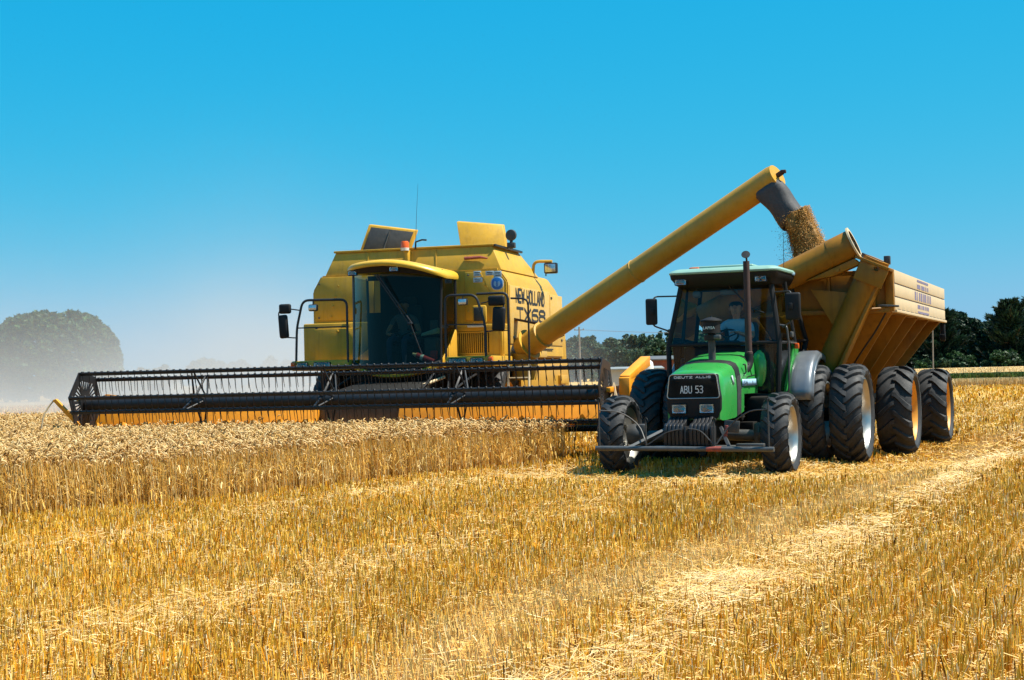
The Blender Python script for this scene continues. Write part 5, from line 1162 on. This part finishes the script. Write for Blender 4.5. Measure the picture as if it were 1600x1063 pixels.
def leaves(cs, rs, n, size, pal, rnd, flat=1.0, spike=0):
    """n leaf quads spread through blobs with centres cs and radii rs (k,3)"""
    k = rnd.choice(len(cs), n, p=(rs[:, 0] ** 2) / (rs[:, 0] ** 2).sum()); d = rnd.normal(size=(n, 3)); d /= np.linalg.norm(d, axis=1, keepdims=True)
    P = cs[k] + d * rs[k] * (rnd.random((n, 1)) ** .33)
    a = rnd.normal(size=(n, 3)); a[:, 2] *= flat; a /= np.linalg.norm(a, axis=1, keepdims=True); b = np.cross(a, rnd.normal(size=(n, 3))); b /= np.linalg.norm(b, axis=1, keepdims=True)
    if spike:
        o = P * np.array([1, 1, 0]); o = o / (np.linalg.norm(o, axis=1, keepdims=True) + .01) + np.array([0, 0, .75]) + rnd.normal(size=(n, 3)) * .45; a = o / np.linalg.norm(o, axis=1, keepdims=True); b = np.cross(a, rnd.normal(size=(n, 3))); b /= np.linalg.norm(b, axis=1, keepdims=True); b *= .6; a *= 1.5
    s = size * (.6 + .8 * rnd.random((n, 1))); V = np.stack([P - a * s, P + b * s * .55, P + a * s, P - b * s * .55], 1)
    tone = (.65 + .7 * rnd.random(len(cs)))[k][:, None] * (.8 + .4 * rnd.random((n, 1)))
    C = pal[rnd.integers(0, len(pal), n)] * tone
    return V.reshape(-1, 3), np.arange(n * 4).reshape(-1, 4), np.repeat(C, 4, 0)
def tree(name, label, x, y, h, w, kind, seed, nl, size, pal, group=None, cat='tree'):
    t = thing(name, label, cat, (x, y, rise(x, y)), 0, group); r = np.random.default_rng(seed); cs, rs = [], []
    tr = MB(); th = h * (.55 if kind != 'cone' else .9)
    tr.tube([(0, 0, -.1), (.02 * h * r.normal() * .4, 0, th * .5), (0, .01 * h, th)], [.035 * h + .08, .024 * h + .05, .01 * h], 9)
    if kind == 'dome':
        for i in range(1500):
            u = r.random() ** .3; a = r.random() * 2 * PI; e = math.asin(r.random()); q = (.022 + .02 * r.random()) * w
            u = r.random() ** .07; ce, se = math.cos(e) ** .6, math.sin(e) ** .8; cs.append((math.cos(a) * ce * (w / 2 - q) * u, math.sin(a) * ce * (w / 2 - q) * u, q * .5 + se * (h - q * 1.2) * u)); rs.append((q, q, q * .8))
    elif kind == 'cone':
        for i in range(70):
            z = h * (.08 + .9 * r.random() ** .9); q = (1 - z / h) ** .75 * w / 2 + .15; a = r.random() * 2 * PI; d = q * (.35 + .65 * r.random()); cs.append((math.cos(a) * d, math.sin(a) * d, z - .1 * d)); s = w * (.05 + .07 * r.random()) * (1.15 - z / h * .6); rs.append((s * 1.3, s * 1.3, s * .8))
    elif kind == 'pine':
        for i in range(46):
            z = h * (.12 + .86 * r.random()); q = (1 - (z / h) ** 3) ** .5 * w / 2 * .85 + .1; a = r.random() * 2 * PI; d = q * r.random() ** .5; cs.append((math.cos(a) * d, math.sin(a) * d, z)); s = w * (.09 + .07 * r.random()); rs.append((s, s, s * .9))
    elif kind == 'cypress':
        for i in range(70):
            z = h * (.03 + .89 * r.random() ** .85); q = (1 - (z / h) ** 2.2) ** .6 * w / 2; a = r.random() * 2 * PI; L = q * (.4 + .7 * r.random())
            tr.tube([(0, 0, z * .9), (math.cos(a) * L * .6, math.sin(a) * L * .6, z), (math.cos(a) * L, math.sin(a) * L, z + L * .42)], [.012 * h, .007 * h, .002 * h], 5)
            for j in range(6):
                f_ = .25 + .75 * (j + r.random() * .6) / 5.6; s = w * (.095 - .0145 * j) * (.8 + .5 * r.random()); cs.append((math.cos(a) * L * f_, math.sin(a) * L * f_, z + L * .42 * f_ ** 2 + r.normal() * .1)); rs.append((s, s, s * .6))
        for j in range(5): cs.append((0, 0, h * (.86 + .03 * j))); rs.append((w * (.05 - .009 * j),) * 3)
    elif kind == 'open':
        for i in range(60):
            a = r.random() * 2 * PI; e = r.uniform(-.2, 1.4); u = .55 + .45 * r.random(); cs.append((math.cos(a) * math.cos(e) * w / 2 * u, math.sin(a) * math.cos(e) * w / 2 * u, h * .55 + math.sin(e) * h * .4 * u)); q = w * (.06 + .06 * r.random()); rs.append((q, q, q * .8))
        for i in range(8):
            c = cs[i * 7]; tr.tube([(0, 0, h * .35), (c[0] * .5, c[1] * .5, c[2] * .8), c], [.012 * h, .008 * h, .003 * h], 5)
    cs, rs = np.array(cs), np.array(rs); tr.build('trunk', 'bark', t)
    V, F, C = leaves(cs, rs, nl, size, pal, r, .6, kind == 'cypress')
    cr = raw_mesh('crown', V, F, C, M['leaf']); cr.parent = t
    return t
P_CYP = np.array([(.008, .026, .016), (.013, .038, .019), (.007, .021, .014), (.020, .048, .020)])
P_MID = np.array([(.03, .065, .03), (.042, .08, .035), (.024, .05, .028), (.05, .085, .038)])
P_DOME = np.array([(.025, .07, .022), (.035, .09, .028), (.02, .055, .02), (.05, .11, .03)])
P_BUSH = np.array([(.03, .07, .02), (.04, .09, .025), (.02, .05, .016)])
tree('broad_tree', 'large round-topped tree standing in the dust behind the reel', -58.3, 195, 11.6, 18.4, 'dome', 4, 80000, .26, P_DOME)
G = 'faint trees in the dust behind the combine'
for i, (x, y, h, w) in enumerate(((-72, 300, 5.2, 8), (-66, 290, 5.5, 9), (-62, 310, 7, 8), (-57, 300, 6, 9), (-53, 295, 6.2, 8), (-48, 305, 6.8, 9), (-76, 290, 4.5, 8), (-44, 300, 6, 9))):
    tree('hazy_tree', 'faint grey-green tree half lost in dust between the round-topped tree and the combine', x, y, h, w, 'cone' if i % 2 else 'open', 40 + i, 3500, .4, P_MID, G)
G = 'dark conifers beyond the far field'
spec = [(87.0, 268, 13.6, 12, 'cypress', 'dark ragged conifer with upswept boughs, tallest at the right edge of the far field'),
        (76.0, 272, 12.2, 11, 'cypress', 'dark conifer with two upswept boughs at its top left, left of the tallest conifer'),
        (81.0, 283, 12.0, 11, 'open', 'dark broad crown between the two ragged conifers'),
        (70.0, 283, 10.4, 9, 'open', 'low dark crown beside the utility pole behind the trailer'),
        (93.5, 272, 14.2, 12, 'cypress', 'dark conifer cut by the right edge of the picture'),
        (65.0, 288, 9.0, 9, 'cypress', 'small dark conifer behind the rear corner of the trailer')]
for i, (x, y, h, w, k, lab) in enumerate(spec): tree('conifer', lab, x, y, h * 1.0 - 1.7, w, k, 60 + i, 22000, .36, P_CYP, G)
for i in range(9):
    x = 60 + i * 4.6 + random.uniform(-.8, .8); tree('background_tree', 'dark tree filling the wood behind the ragged conifers', x, 300 + random.uniform(-4, 8), random.uniform(6.8, 9.0), 10, 'dome', 80 + i, 12000, .42, P_CYP, 'dark trees filling the right wood')
G = 'bushes along the foot of the dark conifers'
for i in range(22):
    x = 60 + i * 1.75 + random.uniform(-1.5, 1.5); h = random.uniform(.8, 3.0)
    tree('bush', 'bright green bush at the foot of the dark conifers', x, 264 + random.uniform(-1.5, 4), h, h * random.uniform(1.1, 2.2), 'pine', 120 + i, 1600, .24, P_BUSH if i % 2 else P_MID, G, 'bush')
G = 'pines of the distant wood between combine and tractor'
k = 0
for row, (y, hh) in enumerate(((414, 9.6), (424, 11), (436, 11.6), (448, 12.3))):
    for i in range(19):
        x = 9 + i * 2.4 + random.uniform(-1, 1) + row; h = hh * random.uniform(.82, 1.1)
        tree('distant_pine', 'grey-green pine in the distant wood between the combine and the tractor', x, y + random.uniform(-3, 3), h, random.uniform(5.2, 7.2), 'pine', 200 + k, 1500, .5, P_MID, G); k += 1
# weeds and uncut strip at the right
def strip(name, label, cat, x0, x1, y0, y1, h0, n, pal, w, seed):
    r = np.random.default_rng(seed); X = r.uniform(x0, x1, n); Y = r.uniform(y0, y1, n); h = h0 * (.6 + .5 * r.random(n)); a = r.random(n) * PI; dx, dy = np.cos(a) * w, np.sin(a) * w; lx, ly = r.normal(0, .12, n), r.normal(0, .12, n)
    P = np.zeros((n, 4, 3)); P[:, 0] = np.stack([X - dx, Y - dy, 0 * X], 1); P[:, 1] = np.stack([X + dx, Y + dy, 0 * X], 1); P[:, 2] = np.stack([X + dx * .5 + lx, Y + dy * .5 + ly, h], 1); P[:, 3] = np.stack([X - dx * .5 + lx, Y - dy * .5 + ly, h], 1)
    if name == 'far_wheat': P[:, :, 2] += np.clip((P[:, :, 1] - 160) / 102, 0, 1) * 1.4
    C = pal[r.integers(0, len(pal), n)] * (.7 + .6 * r.random(n))[:, None]
    tag(raw_mesh(name, P.reshape(-1, 3), np.arange(n * 4).reshape(-1, 4), np.repeat(C, 4, 0), M['leaf']), label, cat, kind='stuff')
WH = np.array([(.58, .42, .2), (.5, .34, .12), (.64, .5, .28)])
strip('uncut_strip', 'thin strip of uncut wheat left standing in front of the green weeds', 'wheat', 34, 42.6, 118, 122, .58, 9000, WH, .03, 1)
strip('weeds', 'low green weeds along the edge of the far field', 'weeds', 38, 80, 145, 153, .85, 40000, np.array([(.06, .11, .022), (.08, .14, .03), (.045, .08, .018), (.12, .14, .04)]), .16, 2)
strip('tall_weeds', 'few tall dark weed stems above the green weeds', 'weeds', 43, 49, 147, 150, 1.35, 46, np.array([(.04, .06, .02), (.08, .09, .03)]), .035, 3)
strip('far_wheat', 'pale ripe crop beyond the weeds at the right', 'wheat', 48, 112, 164, 255, .14, 30000, WH, .06, 4)
def pole(label, x, y, h, r, lean=0):
    t = thing('utility_pole', label, 'utility pole', (x, y, rise(x, y))); t.rotation_euler = (0, R_(lean), 0)
    MB().tube([(0, 0, -.3), (0, 0, h)], [r, r * .75], 10).build('post', 'wood', t)
    b = MB(); b.box((0, 0, h - .35), (1.2, .1, .1)); 
    for q in (-.5, 0, .5): b.lathe([(.05, 0), (.06, .06), (.03, .14), (0, .15)], (q, 0, h - .3), (0, 0, 1), 8)
    b.build('crossarm', 'wood', t)
    return t
pole('grey utility pole in front of the dark conifers behind the trailer', 54.7, 200, 6.9, .1, 1.0)
pole('dark utility pole in front of the distant wood beside the combine', 7.9, 180, 7.3, .13)
wr = MB()
for z in (6.95, 7.0): wr.tube([(7.9 + 40 * t, 180 + 18 * t, z - 1.5 * 4 * t * (1 - t) * .4) for t in np.linspace(0, 1.17, 24)], .012, 4)
tag(wr.build('power_line', 'black'), 'thin wires running from the dark utility pole over the distant wood', 'power line')
def shed(label, x, y, w, d, h, rh, wall, roof, rot=0):
    t = thing('farm_shed', label, 'shed', (x, y, 0), rot)
    MB().box((0, d / 2, h / 2), (w, d, h), bev=.02).build('wall', wall, t)
    MB().prism([(-.4, h), (d / 2, h + rh), (d + .4, h), (d + .4, h + .12), (d / 2, h + rh + .12), (-.4, h + .12)], 'x', -w / 2 - .4, w / 2 + .4, .01).build('roof', roof, t)
    MB().box((w * .2, -.02, h * .42), (w * .25, .06, h * .8), bev=.01).build('door', 'steeldark', t)
    return t
shed('red brick shed with a grey roof just left of the tractor cab', 14.3, 135, 4.6, 5, 2.75, .3, 'brick', 'darkroof')
shed('low pale shed with a white roof behind the right end of the reel', 10.2, 128, 4.0, 4, 1.95, .16, 'wall_grey', 'ironroof')
shed('long low shed with pale roof in the dust left of the combine', -36, 150, 5.2, 5, 2.2, .5, 'wall_grey', 'ironroof')
tk = MB(); tk.lathe([(0, 0), (.42, 0), (.44, .1), (.44, 2.2), (.38, 2.5), (.2, 2.65), (0, 2.7)], (10.75, 122, 0), (0, 0, 1), 28); tag(tk.build('water_tank', 'white'), 'white round-topped water tank beside the red brick shed', 'tank')

# ================================================================== DUST
def dust():
    m, nt = new_mat('dust'); L = nt.links; out = N(nt, 'ShaderNodeOutputMaterial')
    pv = N(nt, 'ShaderNodeVolumePrincipled'); pv.inputs['Color'].default_value = (.66, .69, .73, 1); pv.inputs['Anisotropy'].default_value = .2
    L.new(pv.outputs[0], out.inputs['Volume'])
    tc = N(nt, 'ShaderNodeTexCoord'); sp = N(nt, 'ShaderNodeSeparateXYZ'); L.new(tc.outputs['Object'], sp.inputs[0])
    def math_(op, a, b=None, clamp=False):
        n = N(nt, 'ShaderNodeMath', operation=op); n.use_clamp = clamp
        for i, q in enumerate((a, b)):
            if q is None: continue
            if isinstance(q, (int, float)): n.inputs[i].default_value = q
            else: L.new(q, n.inputs[i])
        return n.outputs[0]
    def ramp(v, a, b):
        n = N(nt, 'ShaderNodeMapRange', interpolation_type='SMOOTHSTEP'); n.inputs[1].default_value = a; n.inputs[2].default_value = b; L.new(v, n.inputs[0]); return n.outputs[0]
    hz = math_('EXPONENT', math_('MULTIPLY', sp.outputs[2], -.19)); top = ramp(sp.outputs[2], 13.5, 2.5)
    # cloud drifts off behind the machine: thick on the left, thinning to the right
    xr = math_('DIVIDE', sp.outputs[0], sp.outputs[1])
    side = ramp(xr, .10, -.12); nr = ramp(sp.outputs[1], 38, 58); fr = ramp(sp.outputs[1], 188, 150); lft = ramp(sp.outputs[0], -95, -70)
    nz = N(nt, 'ShaderNodeTexNoise', Scale=.07, Detail=3.0, Roughness=.6); L.new(tc.outputs['Object'], nz.inputs['Vector'])
    nn = ramp(nz.outputs['Fac'], .3, .7)
    tr_ = math_('ADD', xr, .165); trail = math_('EXPONENT', math_('MULTIPLY', math_('MULTIPLY', tr_, tr_), -160)); low = math_('EXPONENT', math_('MULTIPLY', sp.outputs[2], -1.1))
    hz = math_('ADD', math_('ADD', hz, math_("MULTIPLY", math_("MULTIPLY", trail, hz), 1.5)), math_('MULTIPLY', low, 1.2))
    dn = math_('MULTIPLY', math_('MULTIPLY', math_('MULTIPLY', hz, top), math_('MULTIPLY', side, nr)), math_('MULTIPLY', math_('MULTIPLY', fr, lft), math_('ADD', nn, .45)))
    L.new(math_('MULTIPLY', dn, .0125), pv.inputs['Density'])
    o = MB().add([(-96, 37, .02), (28, 37, .02), (28, 189, .02), (-96, 189, .02), (-96, 37, 23), (28, 37, 23), (28, 189, 23), (-96, 189, 23)], [(0, 3, 2, 1), (4, 5, 6, 7), (0, 1, 5, 4), (1, 2, 6, 5), (2, 3, 7, 6), (3, 0, 4, 7)])
    b = MB(); b.v = [(-96, 37, .02), (28, 37, .02), (28, 189, .02), (-96, 189, .02), (-96, 37, 23), (28, 37, 23), (28, 189, 23), (-96, 189, 23)]; b.f = [(0, 3, 2, 1), (4, 5, 6, 7), (0, 1, 5, 4), (1, 2, 6, 5), (2, 3, 7, 6), (3, 0, 4, 7)]
    ob = b.build('dust_cloud', m); ob.data.polygons.foreach_set('use_smooth', [False] * 6)
    tag(ob, 'pale harvest dust drifting behind the combine and over the left field', 'dust', kind='stuff')
dust()

# ================================================================== LIGHT, SKY, CAMERA
AZ, EL = 101, 60          # sun to the right, very slightly behind the machines, high
wd = bpy.data.worlds.new('World'); scene.world = wd; wd.use_nodes = True; nt = wd.node_tree; nt.nodes.clear()
out = N(nt, 'ShaderNodeOutputWorld'); bg = N(nt, 'ShaderNodeBackground', Strength=.0635)
sky = N(nt, 'ShaderNodeTexSky'); sky.sky_type = 'NISHITA'; sky.sun_disc = False; sky.sun_elevation = R_(EL); sky.sun_rotation = R_(AZ); sky.altitude = 50; sky.air_density = 1.0; sky.dust_density = .6; sky.ozone_density = 1.5
sx = N(nt, 'ShaderNodeSeparateColor'); cx_ = N(nt, 'ShaderNodeCombineColor'); nt.links.new(sky.outputs[0], sx.inputs[0])   # film response: deep cyan blue, paler to the horizon
for i, (p_, k_, mx_) in enumerate(((2.9, .0164, 2.4), (.4, 2.23, 8), (.1, 5.5, 9))):
    a_ = N(nt, 'ShaderNodeMath', operation='POWER'); b_ = N(nt, 'ShaderNodeMath', operation='MULTIPLY'); c_ = N(nt, 'ShaderNodeMath', operation='MINIMUM')
    nt.links.new(sx.outputs[i], a_.inputs[0]); a_.inputs[1].default_value = p_; nt.links.new(a_.outputs[0], b_.inputs[0]); b_.inputs[1].default_value = k_
    nt.links.new(b_.outputs[0], c_.inputs[0]); c_.inputs[1].default_value = mx_; nt.links.new(c_.outputs[0], cx_.inputs[i])
nt.links.new(cx_.outputs[0], bg.inputs[0]); nt.links.new(bg.outputs[0], out.inputs[0])
sl = bpy.data.lights.new('sun', 'SUN'); sl.energy = 5; sl.angle = R_(.5); sl.color = (1, .94, .82)
so = bpy.data.objects.new('sun', sl); COL.objects.link(so)
tosun = Vector((math.cos(R_(EL)) * math.sin(R_(AZ)), math.cos(R_(EL)) * math.cos(R_(AZ)), math.sin(R_(EL))))
so.rotation_euler = tosun.to_track_quat('Z', 'Y').to_euler()
cam = bpy.data.cameras.new('camera'); co = bpy.data.objects.new('camera', cam); COL.objects.link(co)
cam.sensor_width = 36; cam.lens = 36 * 2400 / 1600; cam.clip_end = 12000; cam.clip_start = .1
rl_, pt = R_(1.4), math.atan(59.5 / 2400)
r0 = Vector((1, 0, 0)); fw = Vector((0, math.cos(pt), math.sin(pt))); u0 = r0.cross(fw)
rt = r0 * math.cos(rl_) - u0 * math.sin(rl_); up = u0 * math.cos(rl_) + r0 * math.sin(rl_)
co.matrix_world = Matrix(((rt.x, up.x, -fw.x, 0), (rt.y, up.y, -fw.y, 0), (rt.z, up.z, -fw.z, 1.5), (0, 0, 0, 1)))
scene.camera = co
scene.view_settings.view_transform = 'Standard'; scene.view_settings.look = 'None'; scene.view_settings.exposure = .95; scene.view_settings.gamma = 1
scene.cycles.use_denoising = True
scene.cycles.max_bounces = 6; scene.cycles.transparent_max_bounces = 12; scene.cycles.volume_bounces = 1
scene.render.film_transparent = False
